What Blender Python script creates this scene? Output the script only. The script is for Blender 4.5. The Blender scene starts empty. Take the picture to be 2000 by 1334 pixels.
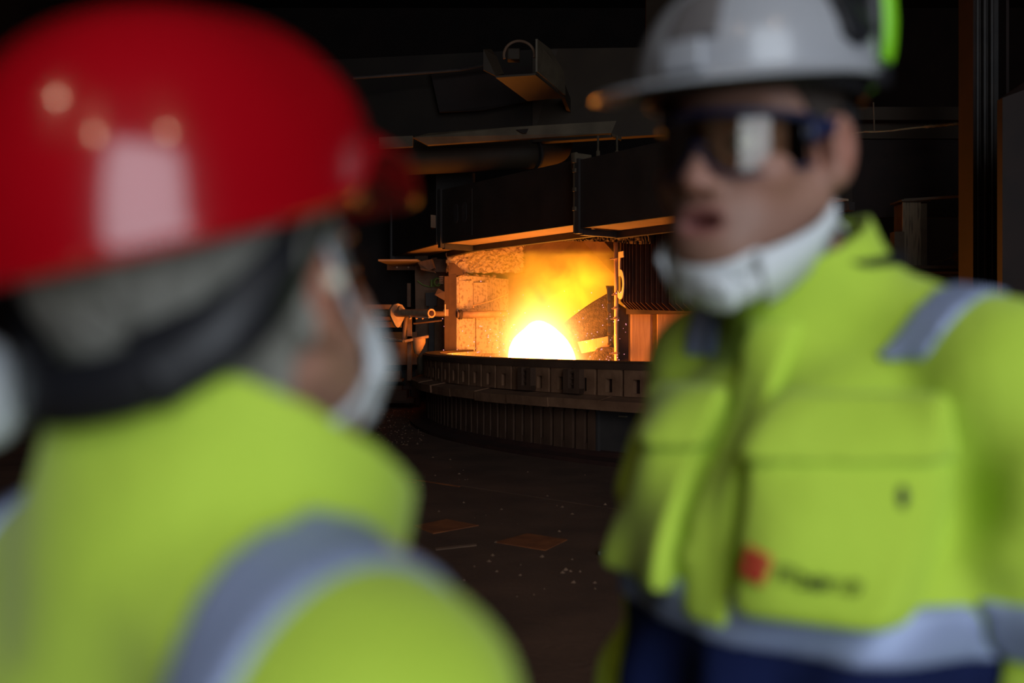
import bpy, bmesh, math, random
import numpy as np
from mathutils import Vector, Matrix

random.seed(7)
rng = np.random.default_rng(7)
R = math.radians
sc = bpy.context.scene
col = sc.collection

# ------------------------------------------------------------------ camera, sky, light, exposure
F = 1944.4            # focal length in pixels of the 2000 px wide frame (35 mm lens)
CAMZ = 1.5
HZ = 655.0            # row of the horizon
cam_d = bpy.data.cameras.new('camera')
cam = bpy.data.objects.new('camera', cam_d)
col.objects.link(cam)
cam.location = (0, 0, CAMZ)
cam.rotation_euler = (R(90), 0, 0)
cam_d.lens = 35
cam_d.sensor_width = 36
cam_d.shift_y = -(667 - HZ) / 2000
cam_d.clip_start = 0.05
cam_d.clip_end = 200
cam_d.dof.use_dof = True
cam_d.dof.focus_distance = 16.0
cam_d.dof.aperture_fstop = 2.0
sc.camera = cam

sc.view_settings.view_transform = 'Standard'
sc.view_settings.look = 'None'
sc.view_settings.gamma = 1
sc.view_settings.exposure = 0.0
sc.view_settings.use_curve_mapping = False

world = bpy.data.worlds.new('sky')
sc.world = world
world.use_nodes = True
bg = world.node_tree.nodes['Background']
bg.inputs[0].default_value = (0.80, 0.90, 1.0, 1)
bg.inputs[1].default_value = 1.2


def lamp(name, kind, loc, energy, color, rot=(0, 0, 0), **kw):
    d = bpy.data.lights.new(name, kind)
    d.energy = energy
    d.color = color
    for k, v in kw.items():
        setattr(d, k, v)
    o = bpy.data.objects.new(name, d)
    o.location = loc
    o.rotation_euler = rot
    col.objects.link(o)
    return o


# daylight through the big gate behind the camera (a real opening in wall_rear)
lamp('gate_daylight', 'AREA', (3.4, -6.5, 4.5), 560, (0.83, 0.91, 1.0), (R(90), 0, 0),
     shape='RECTANGLE', size=6.6, size_y=8.6)
# sodium high bay lamps under the roof of the hall, behind the camera
HIGHBAYS = [(-3.4, -2.5, 7.2), (-1.2, -4.4, 7.4), (2.6, -3.0, 7.2)]
for hb in HIGHBAYS:
    lamp('high_bay_light', 'POINT', (hb[0], hb[1], hb[2] - 0.32), 55, (1.0, 0.80, 0.55), shadow_soft_size=0.16)


# ------------------------------------------------------------------ helpers
def P(px, py, Y):
    """pixel + distance -> world point"""
    return Vector(((px - 1000) / F * Y, Y, CAMZ - (py - HZ) / F * Y))


def G(px, py, z=0.0):
    """pixel -> point on the horizontal plane z"""
    Y = F * (CAMZ - z) / (py - HZ)
    return Vector(((px - 1000) / F * Y, Y, z))


def tag(o, label=None, cat=None, group=None, kind=None):
    if label: o['label'] = label
    if cat: o['category'] = cat
    if group: o['group'] = group
    if kind: o['kind'] = kind
    return o


def empty(name, loc=(0, 0, 0), rz=0.0, label=None, cat=None, group=None):
    o = bpy.data.objects.new(name, None)
    o.empty_display_size = 0.2
    o.location = loc
    o.rotation_euler = (0, 0, rz)
    col.objects.link(o)
    return tag(o, label, cat, group)


def link(name, me, mat, parent=None, smooth=False, loc=None):
    o = bpy.data.objects.new(name, me)
    if mat is not None:
        me.materials.append(mat)
    if smooth:
        me.polygons.foreach_set('use_smooth', np.ones(len(me.polygons), dtype=bool))
    col.objects.link(o)
    if parent is not None:
        o.parent = parent
    if loc is not None:
        o.location = loc
    return o


class MB:
    """collects simple solids and links them as ONE mesh object"""
    def __init__(self):
        self.v, self.f = [], []

    def add(self, vs, fs):
        n = len(self.v)
        self.v += [tuple(v) for v in vs]
        self.f += [tuple(n + i for i in f) for f in fs]
        return self

    def hexa(self, p):
        """8 points: bottom loop 0-3, top loop 4-7"""
        return self.add(p, [(3, 2, 1, 0), (4, 5, 6, 7), (0, 1, 5, 4), (1, 2, 6, 5), (2, 3, 7, 6), (3, 0, 4, 7)])

    def box(self, c, s, m=None):
        c = Vector(c)
        pts = []
        for z in (-.5, .5):
            for x, y in ((-.5, -.5), (.5, -.5), (.5, .5), (-.5, .5)):
                d = Vector((x * s[0], y * s[1], z * s[2]))
                if m is not None: d = m @ d
                pts.append(c + d)
        return self.hexa(pts)

    def prism(self, pts, off):
        """polygon (3D points) swept by the vector off"""
        n = len(pts)
        off = Vector(off)
        a = [Vector(p) for p in pts]
        b = [p + off for p in a]
        fs = [tuple(range(n - 1, -1, -1)), tuple(range(n, 2 * n))]
        fs += [(i, (i + 1) % n, n + (i + 1) % n, n + i) for i in range(n)]
        return self.add(a + b, fs)

    def tube(self, pts, r, seg=12, caps=True, r2=None):
        pts = [Vector(p) for p in pts]
        n = len(pts)
        rings = []
        up = None
        for i, p in enumerate(pts):
            t = (pts[min(i + 1, n - 1)] - pts[max(i - 1, 0)]).normalized()
            if up is None:
                up = Vector((0, 0, 1)) if abs(t.z) < .9 else Vector((1, 0, 0))
            a = t.cross(up).normalized()
            up = a.cross(t).normalized()
            rr = r if r2 is None else r + (r2 - r) * i / (n - 1)
            if isinstance(r, (list, tuple)): rr = r[i]
            rings.append([p + a * math.cos(2 * math.pi * k / seg) * rr + up * math.sin(2 * math.pi * k / seg) * rr for k in range(seg)])
        vs = [v for rg in rings for v in rg]
        fs = []
        for i in range(n - 1):
            for k in range(seg):
                k2 = (k + 1) % seg
                fs.append((i * seg + k, i * seg + k2, (i + 1) * seg + k2, (i + 1) * seg + k))
        if caps:
            fs.append(tuple(range(seg - 1, -1, -1)))
            fs.append(tuple(range((n - 1) * seg, n * seg)))
        return self.add(vs, fs)

    def pipe(self, a, b, ro, ri, seg=20):
        """hollow tube open at both ends"""
        a, b = Vector(a), Vector(b)
        t = (b - a).normalized()
        u = t.cross(Vector((0, 0, 1)) if abs(t.z) < .9 else Vector((1, 0, 0))).normalized()
        w = u.cross(t)
        rings = []
        for p, r in ((a, ro), (b, ro), (b, ri), (a, ri)):
            rings.append([p + (u * math.cos(2 * math.pi * k / seg) + w * math.sin(2 * math.pi * k / seg)) * r for k in range(seg)])
        vs = [v for rg in rings for v in rg]
        fs = []
        for i in range(4):
            j = (i + 1) % 4
            for k in range(seg):
                k2 = (k + 1) % seg
                fs.append((i * seg + k, i * seg + k2, j * seg + k2, j * seg + k))
        return self.add(vs, fs)

    def lathe(self, prof, c=(0, 0, 0), a0=0.0, a1=2 * math.pi, seg=64):
        """profile of (r, z), closed loop in the r,z plane, spun about a vertical axis at c"""
        full = abs(a1 - a0 - 2 * math.pi) < 1e-6
        m = len(prof)
        ns = seg if full else seg + 1
        vs, fs = [], []
        for i in range(ns):
            a = a0 + (a1 - a0) * i / seg
            for r, z in prof:
                vs.append((c[0] + r * math.cos(a), c[1] + r * math.sin(a), c[2] + z))
        for i in range(seg):
            j = (i + 1) % ns
            for k in range(m):
                k2 = (k + 1) % m
                fs.append((i * m + k, j * m + k, j * m + k2, i * m + k2))
        if not full:
            fs.append(tuple(range(m)))
            fs.append(tuple((ns - 1) * m + k for k in range(m - 1, -1, -1)))
        return self.add(vs, fs)

    def build(self, name, mat, parent=None, smooth=False, loc=None, bevel=0.0):
        me = bpy.data.meshes.new(name)
        me.from_pydata(self.v, [], self.f)
        me.update()
        bm = bmesh.new()
        bm.from_mesh(me)
        bmesh.ops.recalc_face_normals(bm, faces=bm.faces)
        bm.to_mesh(me)
        bm.free()
        o = link(name, me, mat, parent, smooth, loc)
        if bevel:
            b = o.modifiers.new('bevel', 'BEVEL')
            b.width = bevel
            b.segments = 2
            b.limit_method = 'ANGLE'
        return o


def one(name, mat, parent, fn, **kw):
    m = MB()
    fn(m)
    return m.build(name, mat, parent, **kw)


# ------------------------------------------------------------------ materials
def mat(name, c, rough=.6, metal=0.0, c2=None, scale=8.0, bump=0.0, bscale=None, coat=0.0, detail=6.0,
        lo=.35, hi=.65, sheen=0.0, spec=.5, stretch=None, sss=0.0):
    m = bpy.data.materials.new(name)
    m.use_nodes = True
    nt = m.node_tree
    b = nt.nodes['Principled BSDF']
    b.inputs['Base Color'].default_value = (*c, 1)
    b.inputs['Roughness'].default_value = rough
    b.inputs['Metallic'].default_value = metal
    b.inputs['Specular IOR Level'].default_value = spec
    if coat:
        b.inputs['Coat Weight'].default_value = coat
        b.inputs['Coat Roughness'].default_value = .05
    if sheen:
        b.inputs['Sheen Weight'].default_value = sheen
    if sss:
        b.inputs['Subsurface Weight'].default_value = sss
        b.inputs['Subsurface Radius'].default_value = (.012, .004, .002)
        b.inputs['Subsurface Scale'].default_value = 1.0
    if c2 is not None or bump:
        tc = nt.nodes.new('ShaderNodeTexCoord')
        src = tc.outputs['Object']
        if stretch:
            mp = nt.nodes.new('ShaderNodeMapping')
            mp.inputs['Scale'].default_value = stretch
            nt.links.new(src, mp.inputs[0])
            src = mp.outputs[0]
    if c2 is not None:
        n = nt.nodes.new('ShaderNodeTexNoise')
        n.inputs['Scale'].default_value = scale
        n.inputs['Detail'].default_value = detail
        nt.links.new(src, n.inputs['Vector'])
        rp = nt.nodes.new('ShaderNodeValToRGB')
        rp.color_ramp.elements[0].position = lo
        rp.color_ramp.elements[1].position = hi
        rp.color_ramp.elements[0].color = (*c, 1)
        rp.color_ramp.elements[1].color = (*c2, 1)
        nt.links.new(n.outputs[0], rp.inputs[0])
        nt.links.new(rp.outputs[0], b.inputs['Base Color'])
    if bump:
        n2 = nt.nodes.new('ShaderNodeTexNoise')
        n2.inputs['Scale'].default_value = bscale or scale * 3
        n2.inputs['Detail'].default_value = 5
        nt.links.new(src, n2.inputs['Vector'])
        bp = nt.nodes.new('ShaderNodeBump')
        bp.inputs['Strength'].default_value = bump
        bp.inputs['Distance'].default_value = .02
        nt.links.new(n2.outputs[0], bp.inputs['Height'])
        nt.links.new(bp.outputs[0], b.inputs['Normal'])
    return m


M = dict(
    concrete=mat('concrete', (.074, .035, .020), .85, c2=(.138, .067, .038), scale=1.6, bump=.35, bscale=22, lo=.3, hi=.7),
    joint=mat('joint_dirt', (.012, .008, .007), .95),
    rust=mat('rusty_plate', (.20, .055, .015), .8, c2=(.34, .10, .025), scale=5, bump=.3, bscale=30),
    rusty_steel=mat('rusty_steel', (.16, .085, .05), .75, c2=(.26, .15, .09), scale=3, bump=.25, bscale=20),
    ring_steel=mat('ring_steel', (.062, .028, .014), .75, c2=(.105, .050, .027), scale=2.2, bump=.3, bscale=14),
    ring_dust=mat('ring_dust', (.16, .070, .032), .85, c2=(.25, .12, .060), scale=3.5, bump=.4, bscale=16),
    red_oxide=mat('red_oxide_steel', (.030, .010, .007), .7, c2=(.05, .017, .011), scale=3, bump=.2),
    dark_steel=mat('dark_steel', (.030, .026, .026), .55, c2=(.055, .045, .040), scale=2.5, bump=.15),
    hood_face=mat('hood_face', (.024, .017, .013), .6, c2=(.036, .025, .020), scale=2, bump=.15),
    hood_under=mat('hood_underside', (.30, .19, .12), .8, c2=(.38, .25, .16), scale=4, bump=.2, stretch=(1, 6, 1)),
    pale_steel=mat('pale_painted_steel', (.10, .073, .045), .6, c2=(.16, .12, .075), scale=2.5, bump=.15),
    hall_panel=mat('hall_panel', (.032, .017, .007), .7, c2=(.046, .027, .012), scale=1.2),
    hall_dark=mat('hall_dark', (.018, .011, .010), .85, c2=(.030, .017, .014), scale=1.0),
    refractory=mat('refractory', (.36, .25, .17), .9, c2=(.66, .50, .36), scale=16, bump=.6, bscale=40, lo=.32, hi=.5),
    slag=mat('slag_crust', (.055, .035, .026), .95, c2=(.12, .075, .05), scale=14, bump=1.0, bscale=30),
    rubble=mat('rubble', (.26, .16, .10), .95, c2=(.42, .28, .18), scale=10, bump=.8),
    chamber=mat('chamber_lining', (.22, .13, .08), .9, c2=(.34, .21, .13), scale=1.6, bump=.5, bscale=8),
    post_steel=mat('post_steel', (.080, .038, .018), .75, c2=(.12, .06, .03), scale=3, bump=.2),
    upper_dark=mat('upper_dark_panel', (.016, .010, .007), .8, c2=(.024, .016, .010), scale=1.2),
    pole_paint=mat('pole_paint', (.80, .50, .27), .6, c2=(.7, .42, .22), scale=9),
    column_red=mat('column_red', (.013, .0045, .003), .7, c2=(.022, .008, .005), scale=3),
    fin=mat('fin_steel', (.055, .020, .012), .7, c2=(.08, .032, .018), scale=3),
    number=mat('number_paint', (.75, .55, .38), .6),
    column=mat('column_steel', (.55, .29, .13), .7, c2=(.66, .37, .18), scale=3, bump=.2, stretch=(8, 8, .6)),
    brass=mat('pipe_scale', (.40, .23, .13), .55, c2=(.55, .34, .20), scale=8, bump=.2),
    tinsel=mat('foil_wrap', (.85, .70, .40), .25, .9, bump=1.0, scale=60),
    hivis=mat('hi_vis_fabric', (.43, .62, .052), .85, c2=(.49, .69, .068), scale=5, bump=.12, bscale=60, sheen=.15, spec=.25),
    navy=mat('navy_fabric', (.004, .009, .050), .9, c2=(.006, .012, .065), scale=6, bump=.12, bscale=60, spec=.2),
    reflect=mat('reflective_tape', (.28, .34, .53), .5, .25, bump=.05, scale=90),
    red_plastic=mat('red_helmet_plastic', (.34, .0012, .006), .22, coat=.6, spec=.5),
    white_plastic=mat('white_helmet_plastic', (.35, .36, .39), .30, coat=.4, c2=(.31, .32, .35), scale=4),
    black_plastic=mat('black_plastic', (.010, .010, .013), .5),
    grey_plastic=mat('grey_sticker', (.095, .085, .090), .6, c2=(.13, .12, .12), scale=30),
    lime=mat('lime_plastic', (.22, .62, .01), .4),
    mask=mat('white_respirator', (.66, .69, .72), .9, c2=(.60, .64, .68), scale=30, bump=.2, bscale=120),
    grey_hair=mat('grey_hair', (.16, .155, .13), .8, c2=(.34, .33, .29), scale=55, bump=.6, bscale=160, stretch=(1, 1, .25)),
    dark_hair=mat('dark_hair', (.022, .014, .010), .75, c2=(.05, .032, .022), scale=60, bump=.5, bscale=160, stretch=(1, 1, .25)),
    shirt=mat('grey_undershirt', (.17, .17, .22), .9),
    redcloth=mat('red_collar_cord', (.42, .05, .05), .8),
    blue_frame=mat('dark_blue_frame', (.012, .016, .055), .35),
    eye_white=mat('eye_white', (.7, .68, .65), .3),
    iris=mat('iris_brown', (.05, .03, .02), .2),
    boot=mat('black_boot_leather', (.015, .014, .013), .6, bump=.2, scale=40),
    logo_red=mat('logo_red', (.55, .035, .02), .7),
    ink=mat('dark_ink', (.015, .03, .012), .8),
    plug=mat('ear_plug', (.75, .70, .55), .7),
    green_lamp=mat('green_enamel', (.25, .42, .10), .5),
    wall=mat('hall_wall', (.020, .013, .011), .9, c2=(.03, .02, .016), scale=.6),
    hatlamp=mat('lamp_shade', (.15, .15, .15), .4, .6),
)


def emat(name, c, s):
    m = bpy.data.materials.new(name)
    m.use_nodes = True
    nt = m.node_tree
    nt.nodes.clear()
    e = nt.nodes.new('ShaderNodeEmission')
    e.inputs[0].default_value = (*c, 1)
    e.inputs[1].default_value = s
    o = nt.nodes.new('ShaderNodeOutputMaterial')
    nt.links.new(e.outputs[0], o.inputs[0])
    return m


M['melt'] = emat('white_hot_melt', (1.0, .32, .045), 42)
M['spark'] = emat('spark_glow', (1.0, .34, .40), 2.6)
M['lampglow'] = emat('sodium_lamp', (1.0, .62, .28), 26)

lens = bpy.data.materials.new('tinted_lens')
lens.use_nodes = True
nt = lens.node_tree
nt.nodes.clear()
o_ = nt.nodes.new('ShaderNodeOutputMaterial')
mx = nt.nodes.new('ShaderNodeMixShader')
fr = nt.nodes.new('ShaderNodeFresnel')
fr.inputs[0].default_value = 1.55
tr = nt.nodes.new('ShaderNodeBsdfTransparent')
tr.inputs[0].default_value = (.78, .76, .70, 1)
gl = nt.nodes.new('ShaderNodeBsdfGlossy')
gl.inputs['Roughness'].default_value = .06
nt.links.new(fr.outputs[0], mx.inputs[0])
nt.links.new(tr.outputs[0], mx.inputs[1])
nt.links.new(gl.outputs[0], mx.inputs[2])
nt.links.new(mx.outputs[0], o_.inputs[0])
M['lens'] = lens

skin = mat('skin', (.4, .24, .18), .55, sss=.0, bump=.06, scale=40)
_a = skin.node_tree.nodes.new('ShaderNodeVertexColor')
_a.layer_name = 'Col'
skin.node_tree.links.new(_a.outputs[0], skin.node_tree.nodes['Principled BSDF'].inputs['Base Color'])
M['skin'] = skin

# ------------------------------------------------------------------ the hall
def structure(name, m, fn, **kw):
    return tag(one(name, m, None, fn, **kw), kind='structure')


floor = structure('floor', M['joint'], lambda m: m.box((3, 12, -.16), (44, 64, .24)))
J0, J1 = G(808, 935), G(1240, 1000)
jd = (J1 - J0).normalized()
jn = Vector((-jd.y, jd.x, 0))
if jn.y < 0: jn = -jn
A = J0 - jd * 40
B = J0 + jd * 40


def clip_half(poly, p, n):
    out = []
    for i in range(len(poly)):
        a, b = Vector(poly[i]), Vector(poly[(i + 1) % len(poly)])
        da, db = (a - p).dot(n), (b - p).dot(n)
        if da >= 0: out.append(a)
        if da * db < 0: out.append(a + (b - a) * (da / (da - db)))
    return out


rect = [(-19, -20, -.04), (25, -20, -.04), (25, 44, -.04), (-19, 44, -.04)]
for s, nm in ((1, 'floor_slab'), (-1, 'floor_slab')):
    poly = clip_half(rect, J0 + jn * .018 * s, jn * s)
    one(nm, M['concrete'], floor, lambda m: m.prism(poly, (0, 0, .04)))
# narrow cross joint of worn steel near the left end, rust coloured rails along the joint
for k, (t0, t1, w, dn) in enumerate([(-.9, .75, .030, .07), (-.8, .25, .022, .20)]):
    a = J0 + jd * t0 + jn * -dn
    b = J0 + jd * t1 + jn * -dn
    one('floor_rail', M['rust'], floor, lambda m: m.prism([a, b, b + jn * w, a + jn * w], (0, 0, .006)))
for q in ([(808, 1028), (872, 1015), (935, 1027), (846, 1043)], [(968, 1060), (1030, 1043), (1108, 1055), (1065, 1076)]):
    pts = [G(*p) for p in q]
    one('cover_plate', M['rust'], floor, lambda m: m.prism([p + Vector((0, 0, -.01)) for p in pts], (0, 0, .016)))
one('wear_patch', M['rusty_steel'], floor, lambda m: m.prism([G(850, 1071), G(930, 1063), G(931, 1066), G(851, 1075)], (0, 0, .004)))

structure('wall_left', M['wall'], lambda m: m.box((-16.1, 12, 7), (.2, 64, 14.2)))
structure('wall_right', M['wall'], lambda m: m.box((22.1, 12, 7), (.2, 64, 14.2)))
structure('wall_far', M['hall_dark'], lambda m: m.box((3, 38.1, 7), (38.4, .2, 14.2)))


def rear(m):
    m.box((-8.05, -6.8, 7), (16.1, .2, 14.2))
    m.box((14.5, -6.8, 7), (15.4, .2, 14.2))
    m.box((3.4, -6.8, 11.5), (6.8, .2, 5.2))


structure('wall_rear', M['wall'], rear)


def gate_frame(m):
    m.box((.0, -6.75, 4.45), (.2, .4, 8.9))
    m.box((6.85, -6.75, 4.45), (.2, .4, 8.9))
    m.box((3.42, -6.75, 8.9), (7.05, .4, .2))


structure('trim_1', M['dark_steel'], gate_frame)
structure('ceiling', M['hall_dark'], lambda m: m.box((3, 15.6, 14.1), (38.4, 45.2, .2)))

for i, hb in enumerate(HIGHBAYS):
    t = empty('high_bay_lamp', hb, 0, 'round high bay lamp hanging under the hall roof, ' +
              ('left of the rear gate', 'nearest to the rear gate', 'right of the rear gate')[i], 'lamp', 'high bay lamps')
    one('lamp_shade', M['hatlamp'], t, lambda m: m.lathe([(.06, .25), (.30, -.15), (.32, -.15), (.08, .27)], seg=24), smooth=False)
    one('bulb', M['lampglow'], t, lambda m: m.lathe([(.001, .02), (.10, -.02), (.13, -.09), (.001, -.14)], seg=16), smooth=True)
    one('hanger', M['dark_steel'], t, lambda m: m.tube([(0, 0, .25), (0, 0, 14.0 - hb[2])], .02, 6))

# ------------------------------------------------------------------ turning ring in front of the furnace mouth
RC = Vector((7.8, 18.3, 0))
ring = empty('furnace_ring', RC, 0, 'huge round dusty steel ring wall in front of the glowing furnace mouth', 'furnace ring')
one('base_flange', M['red_oxide'], ring, lambda m: m.lathe([(9.30, 0), (9.62, 0), (9.62, .05), (9.42, .07), (9.36, .12), (9.30, .12)], seg=220))
one('lower_wall', M['red_oxide'], ring, lambda m: m.lathe([(9.18, .1), (9.29, .1), (9.29, .66), (9.18, .66)], seg=220))
one('upper_wall', M['red_oxide'], ring, lambda m: m.lathe([(9.16, .77), (9.31, .77), (9.31, 1.13), (9.16, 1.13)], seg=220))
one('rim', M['ring_steel'], ring, lambda m: m.lathe([(9.10, 1.10), (9.40, 1.10), (9.41, 1.17), (9.36, 1.195), (9.10, 1.195)], seg=220))
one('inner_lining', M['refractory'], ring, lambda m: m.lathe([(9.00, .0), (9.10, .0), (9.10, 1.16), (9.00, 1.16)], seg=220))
# the ledge is laid in bent plate segments
NSEG = 30
for i in range(NSEG):
    a0 = R(150 + i * 5.0)
    a1 = R(150 + (i + 1) * 5.0 - .05)
    dz = rng.uniform(-.012, .012)
    dr = rng.uniform(-.012, .02)
    one('ledge_plate', M['ring_dust'], ring,
        lambda m: m.lathe([(9.28, .66 + dz), (9.59 + dr, .63 + dz), (9.60 + dr, .745 + dz), (9.28, .80 + dz)], a0=a0, a1=a1, seg=6))
one('ledge_back', M['ring_dust'], ring, lambda m: m.lathe([(9.28, .65), (9.59, .64), (9.59, .75), (9.28, .80)], a0=R(300), a1=R(510), seg=80))


def arc_pts(r, a, s, z):
    aa = a + s / r
    return Vector((r * math.cos(aa), r * math.sin(aa), z))


def arc_box(m, a, s0, s1, z0, z1, r0, r1):
    m.hexa([arc_pts(r0, a, s0, z0), arc_pts(r1, a, s0, z0), arc_pts(r1, a, s1, z0), arc_pts(r0, a, s1, z0),
            arc_pts(r0, a, s0, z1), arc_pts(r1, a, s0, z1), arc_pts(r1, a, s1, z1), arc_pts(r0, a, s1, z1)])


def lower_panel(m):
    # two raised plates with a slot between, chamfered top corners
    for s0, s1, sg in ((-.170, -.030, 1), (.030, .170, -1)):
        pr = [(s0, .12), (s1, .12), (s1, .50 if sg < 0 else .56), (s1 - .03, .60), (s0 + .03, .60), (s0, .56)]
        ins = [arc_pts(9.28, 0, s, z) for s, z in pr]
        out = [arc_pts(9.345, 0, s, z) for s, z in pr]
        n = len(pr)
        m.add(ins + out, [tuple(range(n - 1, -1, -1)), tuple(range(n, 2 * n))] + [(i, (i + 1) % n, n + (i + 1) % n, n + i) for i in range(n)])
    arc_box(m, 0, -.03, .03, .12, .20, 9.28, 9.335)


def upper_panel(m):
    arc_box(m, 0, -.175, -.05, .79, 1.10, 9.30, 9.385)
    arc_box(m, 0, .05, .175, .79, 1.10, 9.30, 9.385)
    arc_box(m, 0, -.05, .05, .99, 1.10, 9.30, 9.385)
    arc_box(m, 0, -.05, .05, .79, .83, 9.30, 9.385)


lp0 = one('lower_panel', M['ring_steel'], ring, lower_panel)
up0 = one('upper_panel', M['ring_dust'], ring, upper_panel)
step = .40 / 9.36
k = 0
ang = R(166)
door_a = math.atan2(G(1215, 905).y - RC.y, G(1215, 905).x - RC.x) % (2 * math.pi)
while ang < R(262):
    for src in (lp0, up0):
        if src is lp0 and abs(ang - door_a) < .042:
            continue
        o = src if k == 0 else src.copy()
        if k:
            col.objects.link(o)
            o.parent = ring
        o.rotation_euler = (0, 0, ang)
    k += 1
    ang += step
# dark access recess with a latch
one('access_hatch', M['dark_steel'], ring, lambda m: (arc_box(m, door_a, -.34, .34, .13, .62, 9.27, 9.30), arc_box(m, door_a, -.36, -.33, .12, .63, 9.27, 9.35), arc_box(m, door_a, .33, .36, .12, .63, 9.27, 9.35)))
one('latch', M['pale_steel'], ring, lambda m: arc_box(m, door_a, -.02, .08, .545, .56, 9.29, 9.34))
for px in (905, 1141):
    g_ = G(px, 770, .78)
    a = math.atan2(g_.y - RC.y, g_.x - RC.x) % (2 * math.pi)

    def lug(m):
        arc_box(m, a, -.14, -.05, .80, 1.09, 9.38, 9.47)
        arc_box(m, a, .05, .14, .80, 1.09, 9.38, 9.47)
        arc_box(m, a, -.14, .14, .80, .86, 9.38, 9.47)
        for z in (.9, .97, 1.04):
            arc_box(m, a, -.06, .06, z, z + .02, 9.38, 9.44)
    one('lifting_lug', M['ring_steel'], ring, lug)
a = R(180.5)
bc = Vector((9.46 * math.cos(a), 9.46 * math.sin(a), .79))
one('bollard', M['pale_steel'], ring, lambda m: m.lathe([(.001, 0), (.075, 0), (.08, .1), (.07, .11), (.08, .14), (.07, .16), (.085, .22), (.075, .30), (.045, .34), (.001, .35)], c=bc, seg=16), smooth=True)

# ------------------------------------------------------------------ furnace chamber behind the ring
ch = empty('furnace_chamber', (.5, 20, 0), 0, 'open furnace mouth with scaled glowing lining and crusted arch', 'furnace')
CO = Vector((.5, 20, 0))


def L(p):
    return Vector(p) - CO


def grid_patch(f, nu, nv, thick):
    """closed rough slab from f(u, v)->point, thickened along vector thick"""
    vs, fs = [], []
    for i in range(nu + 1):
        for j in range(nv + 1):
            vs.append(f(i / nu, j / nv))
    n = len(vs)
    vs += [Vector(v) + Vector(thick) for v in vs]
    for i in range(nu):
        for j in range(nv):
            a, b, c, d = i * (nv + 1) + j, (i + 1) * (nv + 1) + j, (i + 1) * (nv + 1) + j + 1, i * (nv + 1) + j + 1
            fs.append((a, b, c, d))
            fs.append((n + d, n + c, n + b, n + a))
    edge = [i * (nv + 1) for i in range(nu + 1)] + [nu * (nv + 1) + j for j in range(1, nv + 1)] + \
           [i * (nv + 1) + nv for i in range(nu - 1, -1, -1)] + [j for j in range(nv - 1, 0, -1)]
    for q in range(len(edge)):
        a, b = edge[q], edge[(q + 1) % len(edge)]
        fs.append((b, a, n + a, n + b))
    return vs, fs


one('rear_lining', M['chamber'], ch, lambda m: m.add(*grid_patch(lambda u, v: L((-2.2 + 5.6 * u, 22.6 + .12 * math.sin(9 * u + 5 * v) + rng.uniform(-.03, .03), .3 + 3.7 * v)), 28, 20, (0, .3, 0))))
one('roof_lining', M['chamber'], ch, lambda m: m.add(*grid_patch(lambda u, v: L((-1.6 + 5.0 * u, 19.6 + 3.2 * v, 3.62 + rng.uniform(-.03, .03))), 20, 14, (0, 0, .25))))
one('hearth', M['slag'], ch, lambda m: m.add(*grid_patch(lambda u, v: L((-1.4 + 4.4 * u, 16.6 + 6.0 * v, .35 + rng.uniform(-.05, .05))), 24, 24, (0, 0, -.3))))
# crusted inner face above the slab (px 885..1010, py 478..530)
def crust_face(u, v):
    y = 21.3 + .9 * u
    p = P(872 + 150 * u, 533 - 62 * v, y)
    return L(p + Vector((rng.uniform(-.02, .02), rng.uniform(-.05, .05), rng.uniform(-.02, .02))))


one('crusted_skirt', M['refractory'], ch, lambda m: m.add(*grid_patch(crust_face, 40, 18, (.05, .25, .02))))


# dark irregular arch of slag hanging below the hood edge
arch = [(935, 488), (950, 489), (965, 486), (985, 481), (1005, 477), (1030, 473.5), (1060, 471), (1090, 470), (1120, 469.5),
        (1150, 470), (1180, 471.5), (1205, 473), (1230, 476), (1255, 477), (1272, 476)]


def arch_at(px):
    for (x0, y0), (x1, y1) in zip(arch, arch[1:]):
        if x0 <= px <= x1:
            return y0 + (y1 - y0) * (px - x0) / (x1 - x0)
    return arch[-1][1]


def arch_depth(px):
    return 19.9 - (px - 935) / 337 * 2.5


_jag = rng.uniform(0, 1, 141)


def arch_crust(u, v):
    px = 935 + 337 * u
    y = arch_depth(px)
    j = _jag[int(u * 140)]
    low = arch_at(px) + (1.8 * j if px < 1180 else .3 * j)
    top = min(low - 6, 487 - (px - 935) / 337 * 42)
    return L(P(px, low + (top - low) * v, y)) + Vector((0, rng.uniform(-.03, .03), 0))


one('slag_arch', M['slag'], ch, lambda m: m.add(*grid_patch(arch_crust, 140, 5, (.1, .35, .04))))
# rubble on top of the slab, stones one by one
for i in range(22):
    u = i / 21
    c = P(903 + 64 * u + rng.uniform(-1, 1), 541 - rng.uniform(0, 5) + 4 * u, 21.1 + 1.1 * u + rng.uniform(-.1, .1))
    s = rng.uniform(.035, .075)
    bm = bmesh.new()
    bmesh.ops.create_icosphere(bm, subdivisions=1, radius=s)
    for v in bm.verts:
        v.co *= rng.uniform(.7, 1.25)
        v.co.z *= .8
    me = bpy.data.meshes.new('rubble_stone')
    bm.to_mesh(me)
    bm.free()
    link('rubble_stone', me, M['rubble'], ch, loc=L(c))
# diagonal strut at the upper right of the mouth
one('diagonal_strut', M['rusty_steel'], ch, lambda m: m.prism([L(P(1137, 470, 20.2)), L(P(1178, 470, 20.2)), L(P(1200, 495, 20.2)), L(P(1198, 534, 20.2)), L(P(1186, 522, 20.2))], (.05, .2, 0)))
one('strut_plate', M['slag'], ch, lambda m: m.prism([L(P(1170, 472, 20.6)), L(P(1208, 472, 20.6)), L(P(1208, 530, 20.6)), L(P(1196, 520, 20.6))], (.05, .15, 0)))

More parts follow.
